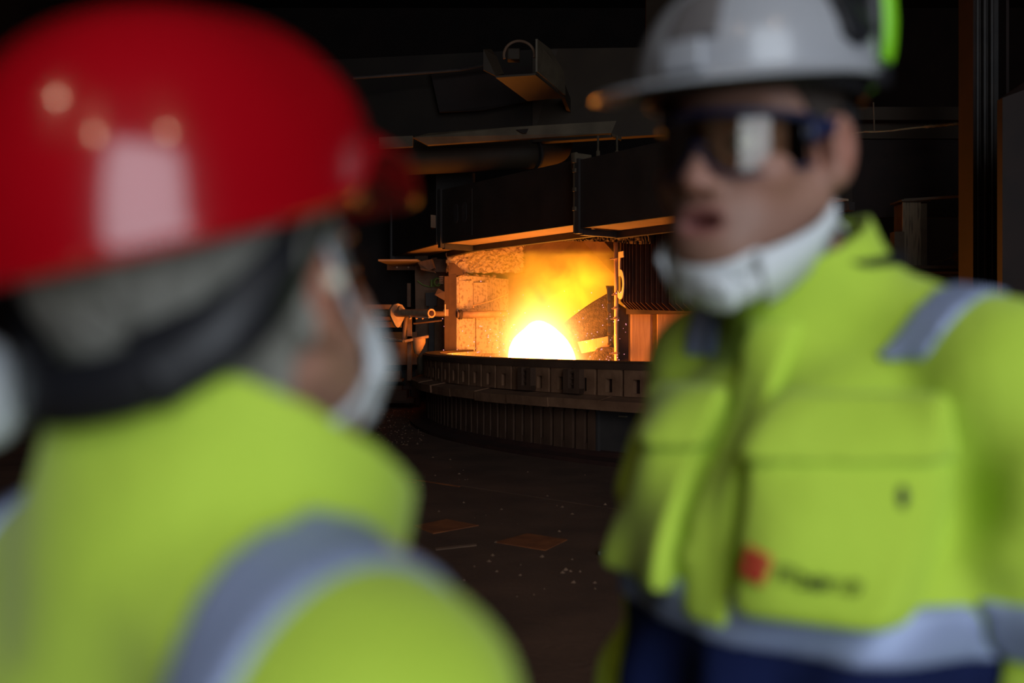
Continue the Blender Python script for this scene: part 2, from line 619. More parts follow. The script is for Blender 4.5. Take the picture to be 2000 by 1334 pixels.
# ------------------------------------------------------------------ hood ducts around the mouth
def hood(name, org, d, length, depth, z0, z1, label, ribs=True, oval=None):
    d = Vector((d[0], d[1], 0)).normalized()
    n = Vector((-d.y, d.x, 0))
    if n.x < 0: n = -n
    t = empty(name, org, 0, label, 'hood')

    def bx(m, s0, s1, q0, q1, a, b):
        pts = [d * s0 + n * q0, d * s1 + n * q0, d * s1 + n * q1, d * s0 + n * q1]
        m.hexa([p + Vector((0, 0, a)) for p in pts] + [p + Vector((0, 0, b)) for p in pts])
    h0 = z0
    one('front_panel', M['hood_face'], t, lambda m: bx(m, 0, length, 0, .05, h0, z1))
    one('rear_panel', M['hood_face'], t, lambda m: bx(m, 0, length, depth - .05, depth, h0, z1))
    one('top_panel', M['hood_face'], t, lambda m: bx(m, 0, length, 0, depth, z1, z1 + .04))
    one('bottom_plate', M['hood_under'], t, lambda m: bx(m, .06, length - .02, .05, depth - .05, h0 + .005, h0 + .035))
    for e0 in (0, length - .05):
        one('end_panel', M['hood_face'], t, lambda m: bx(m, e0, e0 + .05, .05, depth - .05, h0 + .035, z1))
    one('corner_bar', M['dark_steel'], t, lambda m: bx(m, -.06, .03, -.04, .06, h0 - .08, z1 + .06))
    one('lower_beam', M['dark_steel'], t, lambda m: (bx(m, -.06, length, depth - .06, depth + .05, h0 - .11, h0 + .0), bx(m, -.06, .04, .06, depth - .06, h0 - .10, h0 + .0)))
    return t, d, n, bx


hA = hood('hood_duct', (-1.38, 19.44, 0), (.586, -.81), 4.2, .78, 3.29, 4.30, 'dark middle hood duct with orange lit underside above furnace mouth')
# flanged covers and slots on the left end of the duct face
t, d, n, bx = hA


def oval_slot(m, s, z, hh, w):
    pts = []
    for k in range(16):
        a = 2 * math.pi * k / 16
        pts.append((math.cos(a) * w, math.sin(a) * w + (hh if math.sin(a) > 0 else -hh)))
    outer = [d * (s + x) + n * -.03 + Vector((0, 0, z + y)) for x, y in pts]
    m.prism(outer, n * .035)


one('inspection_cover', M['hood_face'], t, lambda m: bx(m, .34, 1.10, -.02, 0, 3.37, 4.24))
for s in (.56, .86):
    one('slot_flange', M['dark_steel'], t, lambda m: oval_slot(m, s, 3.82, .11, .075))
one('lifting_tab', M['pale_steel'], t, lambda m: bx(m, 4.02, 4.14, -.02, .02, 4.2, 4.46))
hB = hood('hood_duct', (1.05, 15.56, 0), (.58, -.815), 4.4, .8, 3.17, 4.20, 'near right hood duct with flanged left end, beside the white helmet')
t, d, n, bx = hB
one('end_flange', M['pale_steel'], t, lambda m: bx(m, -.10, -.06, -.04, .30, 3.10, 4.36))
for z in (3.45, 3.75, 4.05, 4.2):
    one('flange_bolt', M['pale_steel'], t, lambda m: bx(m, -.08, -.02, -.075, -.03, z, z + .06))
hC = hood('hood_duct', (-2.71, 22.45, 0), (.39, -.92), 3.12, .82, 3.29, 4.7, 'far left hood duct with speckled lit underside')
# lower deck plates under the left hood
dk = empty('hood_apron', (-2.3, 22, 0), 0, 'lit apron plates with bolted edge bar below the far left hood', 'apron')
DO = Vector((-2.3, 22, 0))
zb = 3.08
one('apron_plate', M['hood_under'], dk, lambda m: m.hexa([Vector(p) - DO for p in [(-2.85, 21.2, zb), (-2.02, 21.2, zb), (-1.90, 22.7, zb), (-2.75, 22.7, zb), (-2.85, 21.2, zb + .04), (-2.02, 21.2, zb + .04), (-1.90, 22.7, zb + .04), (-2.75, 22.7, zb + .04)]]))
one('edge_bar', M['rusty_steel'], dk, lambda m: m.hexa([Vector(p) - DO for p in [(-2.85, 22.7, zb - .09), (-1.85, 22.7, zb - .09), (-1.85, 22.8, zb - .09), (-2.85, 22.8, zb - .09), (-2.85, 22.7, zb + .04), (-1.85, 22.7, zb + .04), (-1.85, 22.8, zb + .04), (-2.85, 22.8, zb + .04)]]))
for x in (-2.62, -2.36, -2.1):
    one('bolt', M['number'], dk, lambda m: m.tube([Vector((x, 22.70, zb - .03)) - DO, Vector((x, 22.67, zb - .03)) - DO], .022, 8))
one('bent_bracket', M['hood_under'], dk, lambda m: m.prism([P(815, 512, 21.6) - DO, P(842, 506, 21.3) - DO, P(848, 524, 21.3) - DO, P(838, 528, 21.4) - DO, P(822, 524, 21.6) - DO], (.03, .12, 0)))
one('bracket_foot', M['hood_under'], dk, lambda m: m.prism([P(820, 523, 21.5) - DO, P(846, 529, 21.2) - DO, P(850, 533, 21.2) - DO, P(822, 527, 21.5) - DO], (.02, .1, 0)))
one('filler_panel', M['rusty_steel'], dk, lambda m: m.prism([P(842, 504, 21.9) - DO, P(884, 500, 21.9) - DO, P(886, 532, 21.9) - DO, P(848, 531, 21.9) - DO], (0, .06, 0)))

# ------------------------------------------------------------------ left post, slab, lances
PO = Vector((-1.27, 20.8, 0))
post = empty('door_post', PO, 0, 'upright rusty steel door post at left of furnace mouth', 'post')
one('flange_plate', M['post_steel'], post, lambda m: m.box((-.088, .02, 1.365), (.095, .22, 2.73)))
one('web_plate', M['post_steel'], post, lambda m: m.box((.034, .06, 1.385), (.15, .16, 2.77)))
one('head_plate', M['post_steel'], post, lambda m: m.prism([(-.055, -.02, 2.73), (.115, -.02, 2.73), (.25, .02, 2.77), (.23, .02, 2.86), (.055, -.02, 3.02), (-.055, -.02, 3.02)], (0, .10, 0)))
one('clamp', M['brass'], post, lambda m: m.box((-.10, -.13, 1.97), (.10, .10, .14)))
one('clamp_pin', M['number'], post, lambda m: m.tube([(-.115, -.20, 1.90), (-.115, -.20, 2.14)], .014, 8))

slab = empty('refractory_slab', (-1.14, 20.9, 0), 0, 'speckled pale refractory side slab right behind the left door post', 'slab')
SO = Vector((-1.14, 20.9, 0))


def slab_face(u, v):
    return Vector((-1.145 + 1.065 * u, 20.9 + 1.6 * u, .2 + 2.57 * v)) - SO + Vector((rng.uniform(-.01, .01), rng.uniform(-.01, .01), 0))


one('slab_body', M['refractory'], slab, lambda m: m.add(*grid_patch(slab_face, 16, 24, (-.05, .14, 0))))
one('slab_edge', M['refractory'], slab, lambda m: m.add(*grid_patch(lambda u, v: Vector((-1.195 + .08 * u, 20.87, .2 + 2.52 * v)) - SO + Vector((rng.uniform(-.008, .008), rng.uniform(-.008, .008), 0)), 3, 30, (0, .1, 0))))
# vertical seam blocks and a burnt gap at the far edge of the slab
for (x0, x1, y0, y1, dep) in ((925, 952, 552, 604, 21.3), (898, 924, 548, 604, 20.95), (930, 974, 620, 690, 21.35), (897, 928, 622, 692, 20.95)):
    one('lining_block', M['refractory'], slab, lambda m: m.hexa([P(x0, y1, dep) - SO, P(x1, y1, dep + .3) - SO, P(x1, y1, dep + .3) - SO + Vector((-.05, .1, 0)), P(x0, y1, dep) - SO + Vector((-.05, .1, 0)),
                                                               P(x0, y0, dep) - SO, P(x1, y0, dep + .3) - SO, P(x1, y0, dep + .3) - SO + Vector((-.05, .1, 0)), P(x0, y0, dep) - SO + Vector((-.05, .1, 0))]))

ip = empty('inner_pipe', P(935, 614, 20.9), 0, 'thick horizontal pipe reaching from the slab into the fire', 'pipe')
io = ip.location.copy()
one('pipe_body', M['brass'], ip, lambda m: m.tube([P(893, 614.5, 20.75) - io, P(990, 613, 21.1) - io], .074, 20), smooth=True)
one('pipe_collar', M['slag'], ip, lambda m: m.pipe(P(896, 614.5, 20.76) - io, P(902, 614.5, 20.78) - io, .10, .06))
pr = empty('probe_rod', P(955, 590, 21.0), 0, 'thin glowing rod pointing up into the yellow smoke', 'rod')
io2 = pr.location.copy()
one('rod_body', M['brass'], pr, lambda m: m.tube([P(924, 597, 20.95) - io2, P(958, 588, 21.0) - io2, P(992, 574, 21.0) - io2], .014, 8))
one('rod_hook', M['brass'], pr, lambda m: m.tube([P(924, 597, 20.95) - io2, P(925, 602, 20.95) - io2], .018, 8))

ln = empty('burner_lance', P(790, 612, 20), 0, 'flanged lance pipe with open ring end, left of the door post', 'lance')
lo = ln.location.copy()
one('pipe_body', M['brass'], ln, lambda m: m.pipe(P(728, 611, 20.7) - lo, P(842, 612, 19.2) - lo, .078, .055), smooth=False)
a_, b_ = P(774, 612, 20.1), P(780, 612, 20.0)
ax = (b_ - a_).normalized()
sd = ax.cross(Vector((0, 0, 1))).normalized()


def flange(m):
    prof = [(0, .20), (.10, .17), (.17, .08), (.17, -.04), (.12, -.14), (.05, -.26), (0, -.29), (-.05, -.26), (-.12, -.14), (-.17, -.04), (-.17, .08), (-.10, .17)]
    m.prism([a_ - lo + sd * x + Vector((0, 0, z)) for x, z in prof], ax * .07)


one('flange', M['brass'], ln, flange)
one('flange_boss', M['brass'], ln, lambda m: m.tube([P(781, 603, 19.95) - lo, P(784, 603, 19.9) - lo], .06, 12))
one('ring_end', M['column'], ln, lambda m: m.pipe(P(840.5, 612, 19.22) - lo, P(843, 612, 19.18) - lo, .088, .058))
for px in (800, 812, 824):
    one('pipe_clip', M['brass'], ln, lambda m: m.tube([P(px, 618, 19.6) - lo, P(px + 2, 622, 19.55) - lo], .022, 8))
one('drip_bar', M['number'], ln, lambda m: m.tube([P(812, 620, 19.5) - lo, P(838, 620.5, 19.2) - lo], .012, 6))
one('support_post', M['rusty_steel'], ln, lambda m: (m.tube([P(793, 620, 20.2) - lo, P(788, 664, 20.2) - lo], .04, 8), m.box(P(800, 640, 20.3) - lo, (.09, .09, .55)), m.box(P(800, 700, 20.3) - lo, (.09, .09, .9))))
one('carrier_pipe', M['rusty_steel'], ln, lambda m: m.tube([P(840, 613, 20.1) - lo, P(868, 613, 20.7) - lo], .055, 12))
one('back_rod', M['rusty_steel'], ln, lambda m: m.tube([P(808, 632, 20.3) - lo, P(862, 626, 20.1) - lo], .018, 8))
one('body_casing', M['rusty_steel'], ln, lambda m: (m.box(P(740, 611, 21.0) - lo, (.55, .3, .34)), m.box(P(748, 634, 20.9) - lo, (.75, .3, .12))))

# machine below the lance
mc = empty('charging_machine', (-2.2, 21.2, 0), 0, 'dim rusty charging machine on the floor left of the ring', 'machine')
mo = Vector((-2.2, 21.2, 0))
one('upper_body', M['rusty_steel'], mc, lambda m: m.hexa([P(700, 714, 20.6) - mo, P(822, 712, 20.6) - mo, P(826, 712, 21.4) - mo, P(704, 714, 21.4) - mo, P(700, 668, 20.6) - mo, P(800, 668, 20.6) - mo, P(806, 668, 21.4) - mo, P(704, 668, 21.4) - mo]))
one('gear_case', M['rusty_steel'], mc, lambda m: (m.box(P(765, 734, 20.8) - mo, (.38, .4, .20)), m.box(P(765, 742, 20.7) - mo, (.48, .5, .05))))
one('bogie', M['ring_steel'], mc, lambda m: (m.box(P(766, 757, 20.8) - mo, (.46, .5, .10)), m.box(P(758, 771, 20.7) - mo, (.85, .7, .22)), m.box(P(766, 781, 20.7) - mo, (.95, .5, .10))))
for px in (797, 816):
    one('leg', M['red_oxide'], mc, lambda m: (m.box(P(px, 757, 20.9) - mo, (.10, .12, .74)), m.box(P(px, 757, 20.85) - mo, (.22, .12, .08))))
one('guard', M['dark_steel'], mc, lambda m: m.box(P(770, 716, 21.6) - mo, (1.0, .1, 1.5)))
sp = empty('pouring_spout', P(815, 670, 20.0), 0, 'small lit pouring spout hung on a bar near the ring', 'spout')
so = sp.location.copy()
one('spout_cup', M['column'], sp, lambda m: m.tube([P(818, 661, 20.0) - so, P(818, 668, 20.0) - so, P(816, 680, 20) - so, P(814, 692, 20) - so], [.135, .135, .10, .045], 18), smooth=True)
one('hanger_bar', M['brass'], sp, lambda m: m.tube([P(790, 666.5, 19.9) - so, P(837, 657, 20.0) - so], .030, 8))
one('feed_rod', M['brass'], sp, lambda m: m.tube([P(748, 660, 20.4) - so, P(788, 666, 20.0) - so], .028, 8))

# clutter in the dark gap between lance and hood
gp = empty('valve_stand', P(840, 590, 22.6), 0, 'dim valve stand with green enamel cup behind the door post', 'valve')
go = gp.location.copy()
one('stand_post', M['rusty_steel'], gp, lambda m: m.box(P(799, 580, 22.6) - go, (.08, .08, .62)))
one('green_cup', M['green_lamp'], gp, lambda m: m.tube([P(842.5, 560, 22.4) - go, P(842.5, 546, 22.4) - go], .02, 8))
one('hand_wheel', M['green_lamp'], gp, lambda m: m.pipe(P(852, 551, 22.4) - go, P(855, 551, 22.35) - go, .10, .07))
one('hose', M['green_lamp'], gp, lambda m: m.tube([P(815, 548, 22.5) - go, P(825, 556, 22.5) - go, P(838, 560, 22.5) - go, P(852, 559, 22.4) - go, P(858, 552, 22.4) - go], .012, 6))
one('valve_body', M['dark_steel'], gp, lambda m: (m.box(P(843, 585, 22.5) - go, (.25, .2, .3)), m.box(P(843, 660, 22.5) - go, (.12, .12, 1.6)), m.box(P(799, 660, 22.6) - go, (.08, .08, 1.4))))
one('spring_stack', M['brass'], gp, lambda m: [m.tube([P(858, 541 + 4 * k, 21) - go, P(866, 541 + 4 * k, 21) - go], .018, 8) for k in range(4)])
pl = tag(one('hanging_plate', M['rusty_steel'], None, lambda m: m.prism([P(856, 563, 20.6), P(868, 570, 20.5), P(868, 587, 20.5), P(849, 576, 20.6)], (0, .03, 0))),
         'tilted square rusty plate left of the door post', 'plate')
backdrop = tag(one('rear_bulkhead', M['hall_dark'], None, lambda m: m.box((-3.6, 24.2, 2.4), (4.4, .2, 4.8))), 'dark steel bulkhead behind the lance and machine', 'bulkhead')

# ------------------------------------------------------------------ right side of the mouth
cu = empty('charging_chute', P(1150, 630, 19.0), 0, 'dark slanted charging chute beside the white hot melt', 'chute')
co = cu.location.copy()
one('chute_body', M['slag'], cu, lambda m: m.prism([P(1092, 637, 18.95) - co, P(1105, 628, 18.95) - co, P(1118, 618, 18.95) - co, P(1142, 600, 19.0) - co, P(1160, 588, 19.0) - co, P(1186, 573, 19.0) - co, P(1183, 558, 19.0) - co, P(1198, 558, 19.0) - co,
                                                   P(1198, 655, 19.0) - co, P(1140, 668, 19.0) - co, P(1098, 664, 18.95) - co], (.03, .15, 0)))
one('chute_apron', M['column'], cu, lambda m: m.prism([P(1128, 668, 18.85) - co, P(1192, 656, 18.85) - co, P(1192, 676, 18.85) - co, P(1160, 686, 18.85) - co, P(1136, 690, 18.85) - co], (.05, .2, 0)))
one('slag_lump', M['slag'], cu, lambda m: m.add(*grid_patch(lambda u, v: P(1152 + 48 * u + rng.uniform(-1.5, 1.5), 712 - (34 * math.sin(min(1, u * 1.6 + .2) * 1.57)) * v, 18.7) - co, 14, 5, (0, .4, 0))))
one('side_rail', M['dark_steel'], cu, lambda m: m.prism([P(1186, 562, 18.8) - co, P(1196, 560, 18.8) - co, P(1197, 668, 18.8) - co, P(1204, 690, 18.8) - co, P(1198, 692, 18.8) - co, P(1188, 668, 18.8) - co], (0, .1, 0)))
for py in (590, 612, 634, 652, 672):
    one('rail_block', M['slag'], cu, lambda m: m.box(P(1190, py, 18.7) - co, (.06, .1, .05)))

po = empty('marker_pole', P(1202, 690, 18.4), 0, 'slim vertical lit pole with small clamps at the right edge of the mouth', 'pole')
poo = po.location.copy()
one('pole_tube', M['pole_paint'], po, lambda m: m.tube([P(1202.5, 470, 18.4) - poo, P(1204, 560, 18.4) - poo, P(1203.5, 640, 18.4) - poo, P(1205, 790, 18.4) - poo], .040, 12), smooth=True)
for py, w in ((505, 13), (575, 9), (602, 9), (622, 11), (690, 13)):
    one('pole_clamp', M['brass'], po, lambda m: (m.tube([P(1204 - w, py + 1, 18.3) - poo, P(1206, py - 1, 18.3) - poo], .016, 6), m.pipe(P(1204, py + 2, 18.4) - poo, P(1204, py - 2, 18.4) - poo, .06, .035)))

fs = empty('fin_stack', (2.4, 18, 0), 0, 'rust red finned heat shield with parallel vertical plates right of the mouth', 'heat shield')
fo = Vector((2.4, 18, 0))
fpx = [1212, 1217, 1222.5, 1228.5, 1234.5, 1241.5, 1250, 1260, 1271, 1281, 1292, 1306, 1319, 1333.5, 1348, 1362, 1377, 1392]
for i, px in enumerate(fpx):
    Y = 18.3 - .075 * i
    top = 455 - i * .5
    bot = 604 + .3 * i
    w0, w1 = P(px, bot - 15, Y), P(px + 16, bot, Y + .12)
    tp = P(px, top, Y)
    uu = Vector((.85, .65, 0)) * .45
    pts = [tp, w0, w1, Vector((w1.x, w1.y, w1.z)) + uu * .55, Vector((tp.x, tp.y, w1.z)) + uu, tp + uu]
    one('fin', M['fin'], fs, lambda m: m.prism([p - fo for p in pts], (.014, -.004, 0)))
one('fin_core', M['red_oxide'], fs, lambda m: m.hexa([Vector(p) - fo for p in [(2.15, 18.75, 1.9), (3.7, 17.5, 1.9), (4.2, 18.3, 1.9), (2.3, 19.1, 1.9), (2.15, 18.75, 3.35), (3.7, 17.5, 3.35), (4.2, 18.3, 3.35), (2.3, 19.1, 3.35)]]))
# big painted numeral on a strip at the left side of the fins
cv = bpy.data.curves.new('numeral', 'FONT')
cv.body = '5'
cv.size = 1.0
cv.extrude = .008
cv.align_x = 'CENTER'
cv.align_y = 'CENTER'
tmp = bpy.data.objects.new('tmp_numeral', cv)
col.objects.link(tmp)
bpy.context.view_layer.update()
me = bpy.data.meshes.new_from_object(tmp.evaluated_get(bpy.context.evaluated_depsgraph_get()))
bpy.data.objects.remove(tmp)
co_ = np.array([v.co[:] for v in me.vertices])
mn, mxx = co_.min(0), co_.max(0)
num = link('numeral', me, M['number'], fs)
zc, hh = P(1213, 538, 18.1), 93 / F * 18.1
sx = .30 / (mxx[0] - mn[0])
sy = hh / (mxx[1] - mn[1])
ddir = Vector((.28, -.96, 0)).normalized()
for v in me.vertices:
    x = (v.co.x - (mn[0] + mxx[0]) / 2) * sx
    z = (v.co.y - (mn[1] + mxx[1]) / 2) * sy
    v.co = zc - fo + ddir * x + Vector((0, 0, z)) + Vector((-.96, -.28, 0)) * v.co.z

for i, (x0, x1, Y, lab) in enumerate([(1228, 1274, 19.0, 'orange lit round column below the fins, beside the marker pole'), (1283, 1352, 18.9, 'wider darker column below the fins, beside the standing man')]):
    a, b = P(x0, 700, Y), P(x1, 700, Y)
    c = (a + b) / 2
    t = empty('support_column', (c.x, Y, 0), 0, lab, 'column')
    w = (b.x - a.x)
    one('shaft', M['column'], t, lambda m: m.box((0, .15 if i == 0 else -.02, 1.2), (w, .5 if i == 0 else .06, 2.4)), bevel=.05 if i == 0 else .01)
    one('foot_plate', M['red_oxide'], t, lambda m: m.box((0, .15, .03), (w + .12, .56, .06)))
tag(one('shadow_stand_in', M['red_oxide'], None, lambda m: m.prism([P(1207, 592, 18.9), P(1228, 606, 18.9), P(1228, 800, 18.9), P(1207, 800, 18.9)], (0, .05, 0))), 'dark sheet standing in for the shadow between marker pole and lit column', 'plate')  # dark sheet added to give the shadowed gap its tone, not a furnace part

# ------------------------------------------------------------------ fire, smoke, sparks
def sph(name, c, rad, n=3):
    bm = bmesh.new()
    bmesh.ops.create_icosphere(bm, subdivisions=n, radius=1)
    me = bpy.data.meshes.new(name)
    for v in bm.verts:
        v.co = Vector(c) + Vector((v.co.x * rad[0], v.co.y * rad[1], v.co.z * rad[2]))
    bm.to_mesh(me)
    bm.free()
    return me


FC = Vector((.49, 18.3, 1.00))
bm = bmesh.new()
bmesh.ops.create_icosphere(bm, subdivisions=4, radius=1)
for v in bm.verts:
    p = v.co.copy()
    r = .90 + .03 * math.sin(5 * p.x + 2 * p.z) + .03 * math.sin(7 * p.y + 3 * p.x)
    v.co = Vector((p.x * .60 * r + .16 * max(0, p.x) * max(0, 1 - p.z * 1.3), p.y * .45 * r, math.copysign(abs(p.z) ** .8, p.z) * .82 * r))
me = bpy.data.meshes.new('white_hot_melt')
bm.to_mesh(me)
bm.free()
melt = link('white_hot_melt', me, M['melt'], None, True, FC)
tag(melt, 'white hot mound of melt blazing inside the ring', 'melt')


def volume_mat():
    m = bpy.data.materials.new('fire_smoke')
    m.use_nodes = True
    nt = m.node_tree
    nt.nodes.clear()
    N = nt.nodes.new
    K = nt.links.new
    out = N('ShaderNodeOutputMaterial')
    tc = N('ShaderNodeNewGeometry')
    pos = tc.outputs['Position']

    def math_(op, a, b=None, c=None):
        n = N('ShaderNodeMath')
        n.operation = op
        for i, v in enumerate((a, b, c)):
            if v is None: continue
            if isinstance(v, (int, float)): n.inputs[i].default_value = v
            else: K(v, n.inputs[i])
        return n.outputs[0]

    noise = N('ShaderNodeTexNoise')
    noise.inputs['Scale'].default_value = 1.7
    noise.inputs['Detail'].default_value = 4
    noise.inputs['Distortion'].default_value = .6
    K(pos, noise.inputs['Vector'])
    nz = noise.outputs[0]

    def blob(c, r):
        s = N('ShaderNodeVectorMath'); s.operation = 'SUBTRACT'
        K(pos, s.inputs[0]); s.inputs[1].default_value = c
        d = N('ShaderNodeVectorMath'); d.operation = 'DIVIDE'
        K(s.outputs[0], d.inputs[0]); d.inputs[1].default_value = r
        l = N('ShaderNodeVectorMath'); l.operation = 'DOT_PRODUCT'
        K(d.outputs[0], l.inputs[0]); K(d.outputs[0], l.inputs[1])
        return math_('EXPONENT', math_('MULTIPLY', l.outputs['Value'], -1.0))

    nzc = math_('SMOOTH_MIN', 1.6, math_('MAXIMUM', 0.0, math_('MULTIPLY', math_('SUBTRACT', nz, .36), 5.0)), .3)
    core = math_('MULTIPLY', blob((.50, 18.3, 1.15), (.56, .5, .74)), 3.0)
    low = math_('MULTIPLY', blob((.95, 18.3, .98), (.40, .4, .26)), 1.6)
    pl1 = math_('MULTIPLY', blob((.75, 19.6, 2.05), (.78, .6, .75)), 2.1)
    pl2 = math_('MULTIPLY', blob((1.35, 20.0, 2.40), (.80, .7, .62)), 3.0)
    pl3 = math_('MULTIPLY', blob((.55, 20.1, 2.95), (1.2, .8, .70)), .38)
    pl4 = math_('MULTIPLY', blob((.05, 18.6, 1.25), (.4, .5, .5)), .7)
    plume = math_('ADD', math_('ADD', pl1, pl2), math_('ADD', pl3, math_('ADD', low, pl4)))
    e = math_('ADD', core, math_('MULTIPLY', plume, math_('ADD', .25, nzc)))
    em = N('ShaderNodeEmission')
    em.inputs[0].default_value = (1.0, .34, .012, 1)
    K(math_('MULTIPLY', e, .60), em.inputs[1])
    # white hot veil right around the melt
    veil = math_('ADD', math_('MULTIPLY', blob((.50, 18.3, 1.12), (.44, .40, .60)), 13.0), math_('MULTIPLY', blob((.86, 18.3, .98), (.30, .3, .22)), 7.0))
    em2 = N('ShaderNodeEmission')
    em2.inputs[0].default_value = (1.0, .52, .17, 1)
    K(veil, em2.inputs[1])
    ad2 = N('ShaderNodeAddShader')
    K(em.outputs[0], ad2.inputs[0])
    K(em2.outputs[0], ad2.inputs[1])
    ab = N('ShaderNodeVolumeAbsorption')
    ab.inputs[0].default_value = (.55, .40, .30, 1)
    K(math_('MULTIPLY', math_('ADD', pl3, math_('MULTIPLY', pl2, .25)), math_('MULTIPLY', nzc, 1.1)), ab.inputs[1])
    ad = N('ShaderNodeAddShader')
    K(ad2.outputs[0], ad.inputs[0])
    K(ab.outputs[0], ad.inputs[1])
    K(ad.outputs[0], out.inputs['Volume'])
    m.cycles.volume_step_rate = .6
    return m


vm = volume_mat()
smoke = tag(one('fire_smoke', vm, None, lambda m: m.box((.68, 19.5, 2.05), (3.2, 4.2, 2.2))), 'billowing orange and yellow fire smoke rising above the melt', 'smoke', kind='stuff')
# sparks: far too many flying points to count
sv = MB()
for i in range(130):
    if rng.uniform() < .5:
        px, py = rng.uniform(1120, 1225), 705 - abs(rng.normal(0, 62))
    else:
        px, py = rng.normal(950, 45), 700 - abs(rng.normal(0, 40))
    if rng.uniform() < .18: px, py = rng.uniform(960, 1180), rng.uniform(560, 640)
    Y = rng.uniform(17.2, 18.3)
    s = rng.uniform(.004, .010)
    c = P(px, py, Y)
    sv.add([c + Vector(q) * s for q in ((1, 0, 0), (-1, 0, 0), (0, 1, 0), (0, -1, 0), (0, 0, 1), (0, 0, -1))],
           [(0, 2, 4), (2, 1, 4), (1, 3, 4), (3, 0, 4), (2, 0, 5), (1, 2, 5), (3, 1, 5), (0, 3, 5)])
tag(sv.build('flying_sparks', M['spark'], None), 'tiny pink sparks flying around the melt', 'sparks', kind='stuff')

# ------------------------------------------------------------------ dark structures above
up = empty('upper_hood_wall', (1.0, 17.6, 0), 0, 'large dim grey hood wall above the ducts with dark underside band', 'hood')
uo = Vector((1.0, 17.6, 0))
one('wall_panel', M['hall_panel'], up, lambda m: m.prism([P(1040, 278, 17.8) - uo, P(1300, 262, 17.4) - uo, P(1300, 92, 17.4) - uo, P(1090, 95, 17.8) - uo, P(1040, 97, 17.8) - uo], (.05, .2, 0)))
one('left_panel', M['upper_dark'], up, lambda m: m.prism([P(420, 320, 19.4) - uo, P(1040, 278, 17.85) - uo, P(1040, 97, 17.85) - uo, P(420, 128, 19.4) - uo], (.05, .2, 0)))
one('recess_panel', M['hall_dark'], up, lambda m: m.prism([P(858, 219, 17.95) - uo, P(940, 216, 17.75) - uo, P(1040, 196, 17.6) - uo, P(1040, 130, 17.6) - uo, P(840, 136, 17.95) - uo], (0, .05, 0)))
one('side_panel', M['hall_panel'], up, lambda m: m.prism([P(1262, 92, 17.0) - uo, P(1330, 92, 16.7) - uo, P(1330, -40, 16.7) - uo, P(1262, -40, 17.0) - uo], (0, .1, 0)))
tag(one('hall_cable', M['dark_steel'], None, lambda m: m.tube([P(690, 152, 17.6), P(800, 144, 17.6), P(900, 136, 17.5), P(960, 124, 17.3)], .03, 8)), 'dark cable running left from the lamp cowl', 'cable')
cb = empty('channel_beam', P(980, 262, 16.9), 0, 'long dim pale channel beam crossing above the ducts', 'beam')
cbo = cb.location.copy()
one('beam_web', M['pale_steel'], cb, lambda m: m.prism([P(806, 268, 17.4) - cbo, P(835, 283, 17.4) - cbo, P(1194, 260, 16.4) - cbo, P(1204, 236, 16.4) - cbo, P(1000, 248, 16.9) - cbo, P(838, 260, 17.4) - cbo], (0, .12, 0)))
one('beam_end', M['pale_steel'], cb, lambda m: m.prism([P(740, 268, 17.6) - cbo, P(740, 290, 17.6) - cbo, P(806, 286, 17.5) - cbo, P(806, 265, 17.5) - cbo], (0, .1, 0)))
one('beam_notch', M['hall_dark'], cb, lambda m: m.prism([P(1008, 254, 16.85) - cbo, P(1032, 252, 16.78) - cbo, P(1028, 261, 16.78) - cbo, P(1020, 261, 16.8) - cbo], (0, -.03, 0)))
one('beam_gusset', M['pale_steel'], cb, lambda m: m.prism([P(1194, 260, 16.35) - cbo, P(1214, 268, 16.2) - cbo, P(1214, 273, 16.2) - cbo, P(1196, 266, 16.35) - cbo], (0, .1, 0)))
for px in (1168, 1205):
    t = empty('hanger_rod', P(px, 320, 16.2), 0, ('left', 'right')[px > 1190] + ' thin hanger rod between pale beam and near right duct', 'rod')
    one('rod_body', M['pale_steel'], t, lambda m: m.tube([P(px, 266, 16.2) - t.location, P(px, 320, 15.9) - t.location], .018, 8))
    one('turnbuckle', M['pale_steel'], t, lambda m: m.tube([P(px, 296, 16.0) - t.location, P(px, 318, 15.9) - t.location], .034, 8))
el = empty('extraction_pipe', P(950, 305, 18), 0, 'fat dark extraction pipe with rounded elbow below the pale beam', 'pipe')
eo = el.location.copy()
one('pipe_body', M['hall_panel'], el, lambda m: m.tube([P(690, 316, 18.6) - eo, P(800, 310, 18.5) - eo, P(920, 304, 18.3) - eo, P(1030, 298, 18.1) - eo, P(1068, 294, 18.3) - eo, P(1085, 288, 18.8) - eo, P(1088, 282, 19.4) - eo], .30, 28), smooth=True)
one('pipe_seam', M['dark_steel'], el, lambda m: m.tube([P(1040, 297.5, 18.1) - eo, P(1044, 297, 18.12) - eo], .315, 28))
cw = empty('lamp_cowl', P(1030, 140, 15.8), 0, 'open ended sheet metal cowl with wire ring near the roof', 'cowl')
cwo = cw.location.copy()
Yc = 15.4
one('right_cheek', M['pale_steel'], cw, lambda m: m.prism([P(1046, 76, Yc) - cwo, P(1046, 140, Yc) - cwo, P(1101, 186, Yc + .9) - cwo, P(1098, 140, Yc + .9) - cwo, P(1072, 96, Yc + .6) - cwo], (.03, 0, 0)))
one('bottom_sheet', M['hall_panel'], cw, lambda m: m.prism([P(968, 148, Yc) - cwo, P(1046, 143, Yc) - cwo, P(1101, 188, Yc + .9) - cwo, P(1030, 194, Yc + .9) - cwo], (0, 0, -.03)))
one('left_cheek', M['hall_panel'], cw, lambda m: m.prism([P(944, 96, Yc) - cwo, P(944, 136, Yc) - cwo, P(968, 148, Yc) - cwo, P(984, 144, Yc + .1) - cwo, P(970, 110, Yc + .1) - cwo, P(960, 96, Yc) - cwo], (0, .06, 0)))
